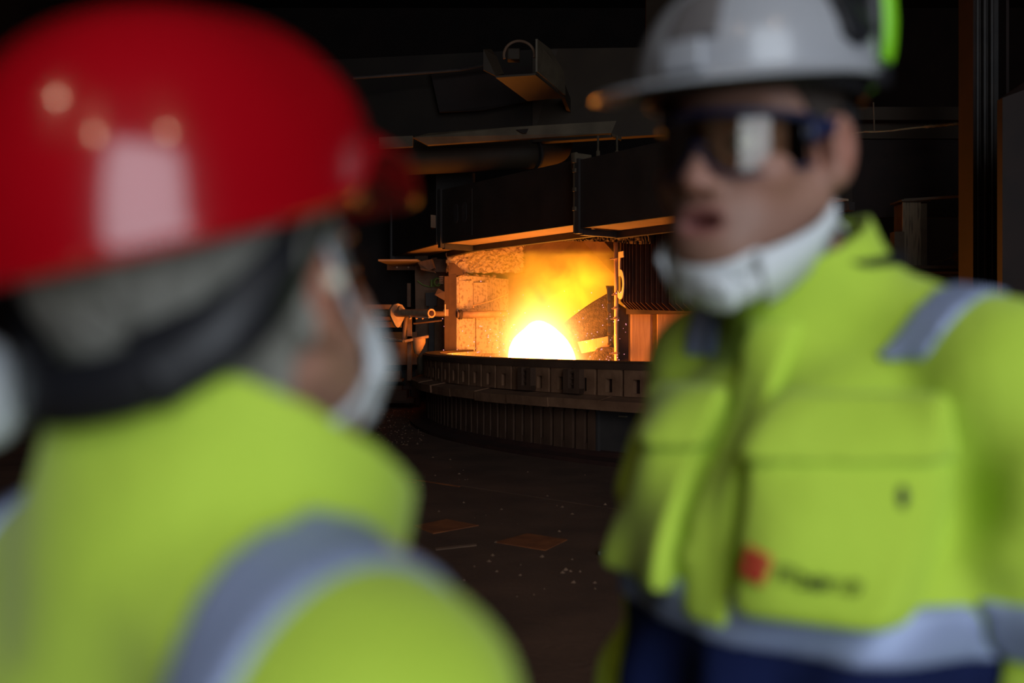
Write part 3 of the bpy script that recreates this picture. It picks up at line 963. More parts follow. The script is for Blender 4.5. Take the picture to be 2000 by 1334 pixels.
one('wire_ring', M['rusty_steel'], cw, lambda m: m.tube([P(1014 + 30 * math.cos(R(a)), 108 + 28 * -math.sin(R(a)), Yc + .2) - cwo for a in range(-10, 200, 12)], .022, 8))
one('cowl_bracket', M['hall_panel'], cw, lambda m: m.prism([P(1090, 150, Yc + .8) - cwo, P(1098, 150, Yc + .8) - cwo, P(1098, 180, Yc + .8) - cwo, P(1090, 178, Yc + .8) - cwo], (.35, 2.3, 0)))
one('lamp_box', M['hall_panel'], cw, lambda m: m.box(P(1003, 108, Yc + .3) - cwo, (.2, .2, .18)), bevel=.02)

# ------------------------------------------------------------------ dim bay on the right
rc_ = empty('steel_column', (6.62, 14.0, 0), 0, 'tall dark fluted steel column with rust red edge near right frame side', 'column')
one('flange_plate', M['column_red'], rc_, lambda m: m.box((-.22, 0, 6), (.04, .45, 12)))
one('web_plate', M['dark_steel'], rc_, lambda m: m.box((.02, .05, 6), (.46, .06, 12)))
one('far_flange', M['column_red'], rc_, lambda m: m.box((.25, 0, 6), (.04, .40, 12)))
for x in (-.10, .0, .10):
    one('conduit', M['dark_steel'], rc_, lambda m: m.tube([(x, -.06, .1), (x, -.06, 12)], .03, 8))
tag(one('side_wall_panel', M['column_red'], None, lambda m: m.prism([(5.37, 10.9, 0), (5.37, 10.9, 4.1), (5.9, 10.6, 4.5), (9.5, 10.6, 5.6), (9.5, 10.6, 0)], (0, .12, 0))), 'dark brown wall panel at the right frame edge', 'panel')
tag(one('roof_girder', M['hall_panel'], None, lambda m: (m.box((6.2, 17.2, 5.28), (3.6, .5, .22)), m.box((6.2, 17.3, 5.06), (3.6, .1, .3)))), 'dim horizontal girder behind the lime ear muff', 'girder')
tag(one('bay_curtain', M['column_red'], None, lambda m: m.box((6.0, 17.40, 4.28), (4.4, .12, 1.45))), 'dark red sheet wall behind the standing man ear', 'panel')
fc = empty('foil_cable', P(1790, 248, 16), 0, 'sagging cable wrapped in shiny foil at upper right', 'cable')
fco = fc.location.copy()
one('cable_core', M['tinsel'], fc, lambda m: m.tube([P(1650, 262, 16) - fco, P(1690, 257, 16) - fco, P(1708, 257, 16) - fco, P(1740, 255, 16) - fco, P(1780, 250, 16) - fco, P(1800, 248, 16) - fco, P(1840, 245, 16) - fco, P(1878, 241, 16) - fco, Vector((6.45, 14.15, P(0, 232, 15).z)) - fco], .014, 8))
one('foil_sleeve', M['tinsel'], fc, lambda m: m.tube([P(1805 + k * 6.2, 247.5 - k * .52 + (.8 if k % 2 else -.8), 16) - fco for k in range(13)], .026, 8))
one('hanging_wire', M['pale_steel'], fc, lambda m: m.tube([P(1706, 200, 16) - fco, P(1708, 257, 16) - fco], .012, 6))
pf = empty('service_platform', (7.0, 16.2, 0), 0, 'dim steel platform carrying the pale cabinet at right', 'platform')
zp = P(1790, 520, 16).z
one('deck', M['dark_steel'], pf, lambda m: m.box((-.45, .3, zp - .05), (3.2, 1.4, .1)))
one('edge_beam', M['pale_steel'], pf, lambda m: (m.box((-.45, -.42, zp - .03), (3.2, .06, .05)), m.box((-.45, -.42, zp - .16), (3.2, .06, .04))))
for x in (-1.9, 1.0):
    for y in (-.3, .9):
        one('leg', M['dark_steel'], pf, lambda m: m.box((x, y, (zp - .1) / 2), (.12, .12, zp - .1)))
ca = empty('pale_cabinet', (P(1787, 515, 16).x, 16.2, zp), 0, 'tall narrow pale cabinet with dirt streaks at right', 'cabinet')
hc = P(0, 394, 16).z - zp
pale2 = mat('streaked_cabinet', (.30, .24, .15), .6, c2=(.13, .10, .07), scale=4, stretch=(7, 7, .5), lo=.5, hi=.62)
one('front_panel', pale2, ca, lambda m: m.box((-.04, -.16, hc / 2), (.30, .04, hc)), bevel=.01)
one('body', M['pale_steel'], ca, lambda m: m.box((.03, .06, hc / 2), (.38, .40, hc - .04)))
one('cap', M['pale_steel'], ca, lambda m: m.box((0, 0, hc + .015), (.46, .5, .03)))
bx2 = tag(one('junction_box', M['pale_steel'], None, lambda m: m.box(P(1752, 487, 16.1), (.16, .2, .55))), 'small dim box left of the pale cabinet', 'box')
cv2 = empty('crane_rail', P(1830, 384, 16), 0, 'thin pale rail running right from the top of the cabinet', 'rail')
one('rail_bar', M['pale_steel'], cv2, lambda m: m.prism([P(1766, 388, 16) - cv2.location, P(1890, 380, 15.6) - cv2.location, P(1890, 384, 15.6) - cv2.location, P(1766, 393, 16) - cv2.location], (0, .08, 0)))
vl = empty('shutoff_valve', P(1872, 500, 15.8), 0, 'small pale valve with wire on the platform beside the column', 'valve')
vo = vl.location.copy()
one('valve_body', M['pale_steel'], vl, lambda m: (m.tube([P(1872, 520, 15.8) - vo, P(1872, 512, 15.8) - vo], .05, 10), m.tube([P(1864, 500, 15.8) - vo, P(1876, 500, 15.8) - vo], .075, 12), m.box(P(1872, 511, 15.8) - vo, (.09, .09, .12))))
one('wire', M['pale_steel'], vl, lambda m: m.tube([P(1820, 512, 15.9) - vo, P(1842, 509, 15.9) - vo, P(1864, 501, 15.8) - vo], .010, 6))
tag(one('conduit_drop', M['pale_steel'], None, lambda m: (m.tube([P(1643, 300, 17.38), P(1643, 350, 17.0), P(1646, 405, 16.6)], .02, 6), m.box(P(1647, 402, 16.6), (.12, .1, .05)))), 'thin dim conduit behind the standing man ear', 'conduit')

# rod on the floor
hk = empty('hooked_rod', G(1205, 1072), 0, 'dark bent rod lying on the floor near the standing man sleeve', 'rod')
ho = hk.location.copy()
one('rod_body', M['dark_steel'], hk, lambda m: m.tube([G(1172, 1086) - ho + Vector((0, 0, .02)), G(1185, 1081) - ho + Vector((0, 0, .02)), G(1205, 1072) - ho + Vector((0, 0, .03)), G(1232, 1056) - ho + Vector((0, 0, .03)), G(1290, 1040) - ho + Vector((0, 0, .02))], .016, 8))
one('hook_tip', M['dark_steel'], hk, lambda m: m.tube([G(1172, 1086) - ho + Vector((0, 0, .02)), G(1173, 1081) - ho + Vector((0, 0, .02))], .016, 8))
# gravel bits on the floor left of the ring
gv = MB()
for i in range(260):
    px, py = rng.uniform(735, 830), rng.uniform(800, 870)
    if i > 200: px, py = rng.uniform(800, 1230), rng.uniform(890, 1180)
    c = G(px, py)
    s = rng.uniform(.006, .02)
    gv.add([c + Vector((rng.uniform(.6, 1.2) * s * q[0], rng.uniform(.6, 1.2) * s * q[1], s * (.8 if q[2] else 0))) for q in ((1, 0, 0), (0, 1, 0), (-1, 0, 0), (0, -1, 0), (0, 0, 1))],
           [(0, 1, 4), (1, 2, 4), (2, 3, 4), (3, 0, 4), (3, 2, 1, 0)])
tag(gv.build('floor_grit', M['rusty_steel'], None), 'scattered grit on the floor left of the ring', 'grit', kind='stuff')


# ------------------------------------------------------------------ people: smooth bodies from blended solids
def nets(f, org, h):
    """surface nets: iso surface 0 of the sampled field f (negative inside)"""
    ins = f < 0
    nx, ny, nz = f.shape
    c = [ins[i:nx - 1 + i, j:ny - 1 + j, k:nz - 1 + k] for i in (0, 1) for j in (0, 1) for k in (0, 1)]
    s = np.zeros((nx - 1, ny - 1, nz - 1), np.int8)
    for q in c: s += q
    act = (s > 0) & (s < 8)
    I, J, K = np.nonzero(act)
    acc = np.zeros((len(I), 3))
    cnt = np.zeros(len(I))
    corners = [(i, j, k) for i in (0, 1) for j in (0, 1) for k in (0, 1)]
    val = {q: f[I + q[0], J + q[1], K + q[2]] for q in corners}
    for a in corners:
        for ax in range(3):
            if a[ax]: continue
            b = tuple(1 if t == ax else a[t] for t in range(3))
            va, vb = val[a], val[b]
            m = (va < 0) != (vb < 0)
            t = np.where(m, va / np.where(m, va - vb, 1), 0)
            p = np.array(a, float)[None, :].repeat(len(I), 0)
            p[:, ax] += t
            acc += p * m[:, None]
            cnt += m
    v = (np.stack([I, J, K], 1) + acc / cnt[:, None]) * h + np.array(org)
    idx = np.full(act.shape, -1, np.int64)
    idx[I, J, K] = np.arange(len(I))
    fs = []
    for ax in range(3):
        sl0 = [slice(1, -1)] * 3
        sl0[ax] = slice(0, -1)
        sl1 = [slice(1, -1)] * 3
        sl1[ax] = slice(1, None)
        a, b = ins[tuple(sl0)], ins[tuple(sl1)]
        E = np.nonzero(a != b)
        base = [E[t] + (0 if t == ax else 1) for t in range(3)]
        o1, o2 = [(1, 2), (2, 0), (0, 1)][ax]
        q = []
        for d1, d2 in ((-1, -1), (0, -1), (0, 0), (-1, 0)):
            p = [x.copy() for x in base]
            p[o1] += d1
            p[o2] += d2
            q.append(idx[p[0], p[1], p[2]])
        q = np.stack(q, 1)
        flip = ~a[E]
        q[flip] = q[flip][:, ::-1]
        fs.append(q)
    return v, np.concatenate(fs)


class Field:
    def __init__(s, lo, hi, h):
        s.lo, s.h = np.array(lo, float), h
        n = [int((b - a) / h) + 2 for a, b in zip(lo, hi)]
        s.x, s.y, s.z = np.meshgrid(*[lo[i] + np.arange(n[i], dtype=np.float32) * h for i in range(3)], indexing='ij')
        s.x, s.y, s.z = s.x.astype(np.float32), s.y.astype(np.float32), s.z.astype(np.float32)
        s.d = np.full(s.x.shape, 9.0, np.float32)

    def ell(s, c, r):
        x, y, z = s.x - c[0], s.y - c[1], s.z - c[2]
        k0 = np.sqrt((x / r[0]) ** 2 + (y / r[1]) ** 2 + (z / r[2]) ** 2) + 1e-6
        k1 = np.sqrt((x / r[0] ** 2) ** 2 + (y / r[1] ** 2) ** 2 + (z / r[2] ** 2) ** 2) + 1e-6
        return k0 * (k0 - 1) / k1

    def cap(s, a, b, ra, rb=None, sq=(1, 1, 1)):
        rb = ra if rb is None else rb
        a, b = np.array(a, float), np.array(b, float)
        ab = b - a
        px, py, pz = s.x - a[0], s.y - a[1], s.z - a[2]
        t = np.clip((px * ab[0] + py * ab[1] + pz * ab[2]) / (ab @ ab), 0, 1)
        dx, dy, dz = (px - t * ab[0]) / sq[0], (py - t * ab[1]) / sq[1], (pz - t * ab[2]) / sq[2]
        return np.sqrt(dx * dx + dy * dy + dz * dz) - (ra + (rb - ra) * t)

    def box(s, c, hs, r=.01):
        qx, qy, qz = np.abs(s.x - c[0]) - hs[0] + r, np.abs(s.y - c[1]) - hs[1] + r, np.abs(s.z - c[2]) - hs[2] + r
        return np.sqrt(np.maximum(qx, 0) ** 2 + np.maximum(qy, 0) ** 2 + np.maximum(qz, 0) ** 2) + np.minimum(np.maximum(qx, np.maximum(qy, qz)), 0) - r

    @staticmethod
    def smin(a, b, k):
        h = np.clip(.5 + .5 * (b - a) / k, 0, 1)
        return b + (a - b) * h - k * h * (1 - h)

    def add(s, e, k=.02):
        s.d = s.smin(s.d, e, k)

    def sub(s, e, k=.01):
        s.d = -s.smin(-s.d, e, k)

    def mesh(s, d=None):
        d = s.d if d is None else d
        d = d.copy()
        for ax in range(3):        # close the surface at the borders
            for e in (0, -1):
                sl = [slice(None)] * 3
                sl[ax] = e
                d[tuple(sl)] = np.maximum(d[tuple(sl)], s.h * .5)
        return nets(d, s.lo, s.h)


def relax(v, f, it=2):
    e = np.concatenate([f[:, [0, 1]], f[:, [1, 2]], f[:, [2, 3]], f[:, [3, 0]]])
    e = np.concatenate([e, e[:, ::-1]])
    for _ in range(it):
        acc = np.zeros_like(v)
        np.add.at(acc, e[:, 0], v[e[:, 1]])
        cnt = np.bincount(e[:, 0], minlength=len(v))[:, None]
        v = v * .5 + .5 * acc / np.maximum(cnt, 1)
    return v


def npmesh(name, v, f, m, parent, colors=None, smooth=True):
    me = bpy.data.meshes.new(name)
    me.from_pydata(v.tolist(), [], [tuple(q) for q in f.tolist()] if isinstance(f, np.ndarray) else f)
    me.update()
    if colors is not None:
        at = me.color_attributes.new('Col', 'FLOAT_COLOR', 'POINT')
        at.data.foreach_set('color', np.c_[colors, np.ones(len(colors))].astype(np.float32).ravel())
    return link(name, me, m, parent, smooth)


def rotm(yaw=0, pitch=0, roll=0):
    """pitch > 0 tilts the face up"""
    return np.array(Matrix.Rotation(yaw, 3, 'Z') @ Matrix.Rotation(-pitch, 3, 'X') @ Matrix.Rotation(roll, 3, 'Y'))


SS = lambda a, b, x: np.clip((x - a) / (b - a), 0, 1) ** 2 * (3 - 2 * np.clip((x - a) / (b - a), 0, 1))


def head_field(mouth_open, nk=(0, 0, 0)):
    F_ = Field((-.105, -.145, -.225), (.105, .135, .14), .0026)
    F_.add(F_.ell((0, .010, .036), (.077, .099, .090)))
    F_.add(F_.ell((0, -.034, -.040), (.064, .064, .080)), .03)
    for sx in (-1, 1):
        F_.add(F_.cap((sx * .058, .0, -.050), (sx * .020, -.076, -.104), .018, .017), .035)
        F_.add(F_.ell((sx * .046, -.066, -.030), (.022, .020, .018)), .025)
        F_.add(F_.cap((sx * .044, -.080, .021), (sx * .008, -.092, .018), .010, .009), .018)
    F_.add(F_.ell((0, -.085, -.104), (.024, .018, .018)), .025)
    # jaw cheeks
    F_.add(F_.ell((0, -.070, -.075), (.040, .030, .034)), .03)
    # eye sockets
    for sx in (-1, 1):
        F_.sub(F_.ell((sx * .031, -.103, -.002), (.018, .017, .011)), .014)
    # nose
    F_.add(F_.cap((0, -.091, .008), (0, -.114, -.034), .0085, .0105), .014)
    F_.add(F_.ell((0, -.113, -.038), (.0125, .012, .011)), .008)
    for sx in (-1, 1):
        F_.add(F_.ell((sx * .0125, -.103, -.041), (.0085, .011, .008)), .008)
        F_.sub(F_.ell((sx * .007, -.108, -.049), (.0045, .006, .005)), .003)
    # mouth
    mo = .006 if mouth_open else .0
    F_.add(F_.cap((-.014, -.0925, -.066), (.014, -.0925, -.066), .0075, .0075, (1, 1.1, .75)), .016)
    F_.add(F_.cap((-.011, -.092, -.079 - mo), (.011, -.092, -.079 - mo), .008, .008, (1, 1.1, .85)), .014)
    F_.sub(F_.ell((0, -.105, -.072 - mo / 2), (.020, .012, .0028 + mo * .7)), .007)
    # ears
    for sx in (-1, 1):
        e = F_.ell((sx * .084, .014, -.004), (.011, .022, .034))
        e = F_.smin(e, F_.ell((sx * .079, .004, -.030), (.010, .012, .013)), .01)
        e = -F_.smin(-e, F_.ell((sx * .096, .008, .0), (.009, .011, .019)), .006)
        F_.add(e, .008)
    # neck
    F_.add(F_.cap((0, .030, -.05), (nk[0], .045 + nk[1], -.24 + nk[2]), .054, .060), .03)
    return F_


def head_colors(v, base, lipc, beard):
    x, y, z = v.T
    c = np.tile(np.array(base, float), (len(v), 1))

    def mixc(w, col_):
        nonlocal c
        w = w[:, None]
        c = c * (1 - w) + np.array(col_) * w
    red = np.array(base) * np.array([1.12, .78, .74])
    g = lambda cx, cy, cz, r: np.exp(-((x - cx) ** 2 + (y - cy) ** 2 + (z - cz) ** 2) / r ** 2)
    mixc(.7 * g(0, -.115, -.04, .02), red)
    for sx in (-1, 1):
        mixc(.5 * g(sx * .048, -.07, -.035, .028), red)
        mixc(.75 * g(sx * .088, .014, 0, .036), red)
        mixc(.75 * np.exp(-((x - sx * .031) ** 2 / .017 ** 2 + (z - .024) ** 2 / .006 ** 2)) * (y < -.06), (.06, .035, .02))
    mixc(.35 * SS(-.052, -.07, z) * SS(.03, -.03, y) * SS(-.16, -.12, z), np.array(base) * beard)
    lip = np.exp(-((x / .023) ** 4)) * np.exp(-(((z + .074) / .013) ** 4)) * (y < -.085)
    mixc(.8 * lip, lipc)
    mixc(.9 * np.exp(-(((z + .074) / .0035) ** 2)) * (np.abs(x) < .021) * (y < -.085) * (y > -.1005), (.05, .015, .012))
    return np.clip(c, 0, 1)


def hand_field(side):
    """relaxed hand hanging down, wrist at origin, palm facing the thigh (-side x)"""
    F_ = Field((-.065, -.075, -.21), (.065, .06, .05), .0036)
    F_.add(F_.cap((0, 0, .04), (0, 0, -.02), .027, .025, (.8, 1.1, 1)))
    F_.add(F_.box((0, -.002, -.058), (.014, .040, .045), .013), .02)
    for i, (y, l) in enumerate([(-.032, .072), (-.010, .082), (.012, .076), (.032, .060)]):
        k0 = (0, y, -.098)
        k1 = (-side * .010, y * 1.02, -.098 - l * .48)
        k2 = (-side * .026, y * 1.02, -.098 - l * .80)
        k3 = (-side * .040, y * 1.0, -.098 - l * .98)
        F_.add(F_.cap((0, y * .8, -.07), k0, .010, .0098), .008)
        F_.add(F_.cap(k0, k1, .0098, .0090), .004)
        F_.add(F_.cap(k1, k2, .0090, .0080), .003)
        F_.add(F_.cap(k2, k3, .0080, .0068), .003)
    F_.add(F_.cap((-side * .004, -.026, -.030), (-side * .016, -.052, -.064), .015, .012), .012)
    F_.add(F_.cap((-side * .016, -.052, -.064), (-side * .024, -.056, -.098), .0115, .0085), .004)
    return F_


def jacket_field(drop, collar, trap=.072, arm=0.0, cslope=.22, ccx=0.0):
    """coordinates: x left of the wearer, -y front, z from the eye line; drop = height of the hem"""
    F_ = Field((-.40, -.26, drop - .03), (.40, .27, -.020), .0068)
    X, Y, Z = F_.x, F_.y, F_.z
    arm_in = arm
    F_.add(F_.ell((0, .035, -.335), (.205, .135, .17)))
    F_.add(F_.ell((0, .012, -.42), (.195, .150, .22)), .05)
    F_.add(F_.ell((0, .015, -.62), (.190, .148, .22)), .06)
    F_.add(F_.ell((0, .02, drop + .10), (.195, .150, .14)), .06)
    for sx in (-1, 1):
        F_.add(F_.cap((0, .045, -.158), (sx * .165, .045, -.216), trap, trap + .003), .03)
        q = arm_in
        arm = F_.cap((sx * .185, .045, -.235), (sx * (.262 - q), .060, -.475), .083, .068)
        arm = F_.smin(arm, F_.cap((sx * (.262 - q), .060, -.475), (sx * (.285 - q), -.015, -.735), .068, .052), .03)
        # sleeve creases
        arm = arm + (.0042 * np.sin(Z * 61 + 16 * X + 22 * Y) + .0034 * np.sin(Z * 97 - 31 * Y + 1.3)) * SS(-.24, -.42, Z) * (.55 + .45 * np.sin(Z * 17 + 2.2))
        F_.add(arm, .028)
    # big soft folds of the body
    fold = .0115 * np.sin(31 * X + 9 * Z + 2.0) * np.sin(9 * Z + 1 + 4 * X) + .0075 * np.sin(19 * Z - 30 * np.abs(X) + 3 * Y) + .0045 * np.sin(52 * X - 34 * Z)
    F_.d = F_.d + fold * SS(-.16, -.28, Z)
    # waist tie
    F_.d = F_.d + .010 * np.exp(-((Z + .60) / .03) ** 2)
    # stand-up collar, open at the throat
    r0, r1, ztop, cy, ri = collar
    cone = F_.cap((ccx * .5, cy + .004, -.25), (ccx, cy - .008, ztop), r0, r1)
    cone = cone + .004 * np.sin(46 * X + 40 * Z)
    cone = np.maximum(cone, Z - ztop - cslope * np.minimum(Y - .03, .04))
    F_.add(cone, .035)
    inner = F_.cap((ccx * .7, cy, -.19), (ccx, cy - .01, .0), ri, ri + .002)
    F_.d = -F_.smin(-F_.d, inner, .006)
    F_.d = np.maximum(F_.d, drop - Z)
    return F_


def helmet_pt(az, t, p):
    """az 0 = front (-y), t 0 crown .. 1 rim"""
    a, b, H = p['a'], p['b'], p['H']
    ph = t * math.pi / 2
    ca, sa = math.cos(az), math.sin(az)
    e = 2 / p.get('pw', 2.15)
    ax = a * (1 + p.get('front', 0.0) * max(0, ca) ** 2)
    ex = abs(sa) ** e * math.copysign(1, sa) * b
    ey = -abs(ca) ** e * math.copysign(1, ca) * ax
    rr = math.sin(ph) ** p.get('rp', .86)
    zz = math.cos(ph) ** p.get('zp', 1.0)
    zr = p['rim'](az)
    step = 1.0
    if 'step' in p:
        step += p['step'] * (1 / (1 + math.exp(-(t - .72) * 60)))
    return Vector((ex * rr * step, ey * rr * step, zr + (H - zr) * zz))


def helmet(name, p, m, parent, tf, peak):
    na, ntt = 96, 26
    vs = [helmet_pt(0, 0, p)]
    for j in range(1, ntt + 1):
        for i in range(na):
            vs.append(helmet_pt(2 * math.pi * i / na, j / ntt, p))
    # peak / rim lip rings
    L_, drop, half, lip = peak
    extra = 6
    for j in range(1, extra + 1):
        u = j / extra
        for i in range(na):
            az = 2 * math.pi * i / na
            q = helmet_pt(az, 1, p)
            w = max(0, math.cos(min(math.pi, abs((az + math.pi) % (2 * math.pi) - math.pi) * (90 / half))))
            w = w ** .65
            out = Vector((q.x, q.y, 0)).normalized()
            fw = Vector((0, -1, 0))
            dirn = (out * .35 + fw * .65) if w > .02 else out
            vs.append(q + dirn * (lip + L_ * w) * u + Vector((0, 0, -(drop * w) * u ** 1.3 - .003 * u)))
    fs = [(0, 1 + (i + 1) % na, 1 + i) for i in range(na)]
    for j in range(ntt + extra - 1):
        for i in range(na):
            a = 1 + j * na + i
            b = 1 + j * na + (i + 1) % na
            fs.append((a, b, b + na, a + na))
    v = tf(np.array([q[:] for q in vs]))
    o = npmesh(name, v, fs, m, parent)
    bm = bmesh.new()
    bm.from_mesh(o.data)
    bmesh.ops.recalc_face_normals(bm, faces=bm.faces)
    bm.to_mesh(o.data)
    bm.free()
    s = o.modifiers.new('thick', 'SOLIDIFY')
    s.thickness = .004
    s.offset = -1
    s2 = o.modifiers.new('sub', 'SUBSURF')
    s2.levels = s2.render_levels = 1
    return o


def helmet_patch(name, p, m, parent, tf, azf, n=(14, 14), off=.003, thick=.003):
    """conforming patch; azf(u, v) -> (az, t)"""
    vs, inner = [], []
    for i in range(n[0] + 1):
        for j in range(n[1] + 1):
            az, t = azf(i / n[0], j / n[1])
            q = helmet_pt(az, t, p)
            d = (helmet_pt(az + .02, t, p) - q).cross(helmet_pt(az, t + .02, p) - q).normalized()
            if d.dot(Vector((q.x, q.y, q.z * .5))) < 0: d = -d
            vs.append(q + d * off)
            inner.append(q - d * thick)
    N1 = n[1] + 1
    k = len(vs)
    fs = []
    for i in range(n[0]):
        for j in range(n[1]):
            a, b, c, d = i * N1 + j, (i + 1) * N1 + j, (i + 1) * N1 + j + 1, i * N1 + j + 1
            fs.append((a, b, c, d))
            fs.append((k + d, k + c, k + b, k + a))
    edge = [i * N1 for i in range(n[0] + 1)] + [n[0] * N1 + j for j in range(1, N1)] + [i * N1 + n[1] for i in range(n[0] - 1, -1, -1)] + [j for j in range(n[1] - 1, 0, -1)]
    for q in range(len(edge)):
        a, b = edge[q], edge[(q + 1) % len(edge)]
        fs.append((b, a, k + a, k + b))
    return npmesh(name, tf(np.array([q[:] for q in vs + inner])), fs, m, parent)


def mtube(name, pts, r, m, parent, tf, seg=10, smooth=True):
    b = MB()
    b.tube([Vector(q) for q in pts], r, seg)
    return npmesh(name, tf(np.array(b.v)), b.f, m, parent, smooth=smooth)


def curve_pts(pts, n=24):
    """smooth Catmull-Rom line"""
    P_ = [np.array(q, float) for q in pts]
    P_ = [2 * P_[0] - P_[1]] + P_ + [2 * P_[-1] - P_[-2]]
    out = []
    segs = len(P_) - 3
    for s in range(segs):
        p0, p1, p2, p3 = P_[s:s + 4]
        for k in range(n):
            t = k / n
            out.append(.5 * ((2 * p1) + (-p0 + p2) * t + (2 * p0 - 5 * p1 + 4 * p2 - p3) * t * t + (-p0 + 3 * p1 - 3 * p2 + p3) * t ** 3))
    out.append(P_[-2])
    return out


def ribbon(name, pts, wv, half, th, m, parent, tf):
    """flat band along pts, width direction wv (function of index or vector)"""
    vs, fs = [], []
    n = len(pts)
    for i, q in enumerate(pts):
        q = np.array(q)
        t = np.array(pts[min(i + 1, n - 1)]) - np.array(pts[max(i - 1, 0)])
        t = t / (np.linalg.norm(t) + 1e-9)
        w = np.array(wv(i / (n - 1)) if callable(wv) else wv, float)
        w = w - t * (w @ t)
        w /= np.linalg.norm(w)
        nn = np.cross(t, w)
        hh = half(i / (n - 1)) if callable(half) else half
        for a, b in ((-1, -1), (1, -1), (1, 1), (-1, 1)):
            vs.append(q + w * hh * a + nn * th * b)
    for i in range(n - 1):
        for k in range(4):
            k2 = (k + 1) % 4
            fs.append((i * 4 + k, i * 4 + k2, i * 4 + 4 + k2, i * 4 + 4 + k))
    fs += [(3, 2, 1, 0), tuple(n * 4 - 4 + k for k in range(4))]
    return npmesh(name, tf(np.array(vs)), fs, m, parent)


def lens_surface(name, m, parent, tf, x0, x1, zt, zb, n=(22, 10), th=.0011, front=.117, drop=0.0):
    """wrap-around lens between side positions x0..x1 (fraction -1..1 of the arc)"""
    vs = []
    for s in (1, -1):
        for i in range(n[0] + 1):
            u = x0 + (x1 - x0) * i / n[0]
            a = u * R(78)
            for j in range(n[1] + 1):
                v = j / n[1]
                z = zt(u) + (zb(u) - zt(u)) * v
                vs.append(((.077 + th * s) * math.sin(a), .0 - (front + th * s) * math.cos(a) ** .8 + .006 + .10 * (z + .0) * .12, z))
    N1 = n[1] + 1
    k = (n[0] + 1) * N1
    fs = []
    for i in range(n[0]):
        for j in range(n[1]):
            a, b, c, d = i * N1 + j, (i + 1) * N1 + j, (i + 1) * N1 + j + 1, i * N1 + j + 1
            fs.append((a, b, c, d))
            fs.append((k + d, k + c, k + b, k + a))
    edge = [i * N1 for i in range(n[0] + 1)] + [n[0] * N1 + j for j in range(1, N1)] + [i * N1 + n[1] for i in range(n[0] - 1, -1, -1)] + [j for j in range(n[1] - 1, 0, -1)]
    for q in range(len(edge)):
        a, b = edge[q], edge[(q + 1) % len(edge)]
        fs.append((b, a, k + a, k + b))
    return npmesh(name, tf(np.array(vs)), fs, m, parent)


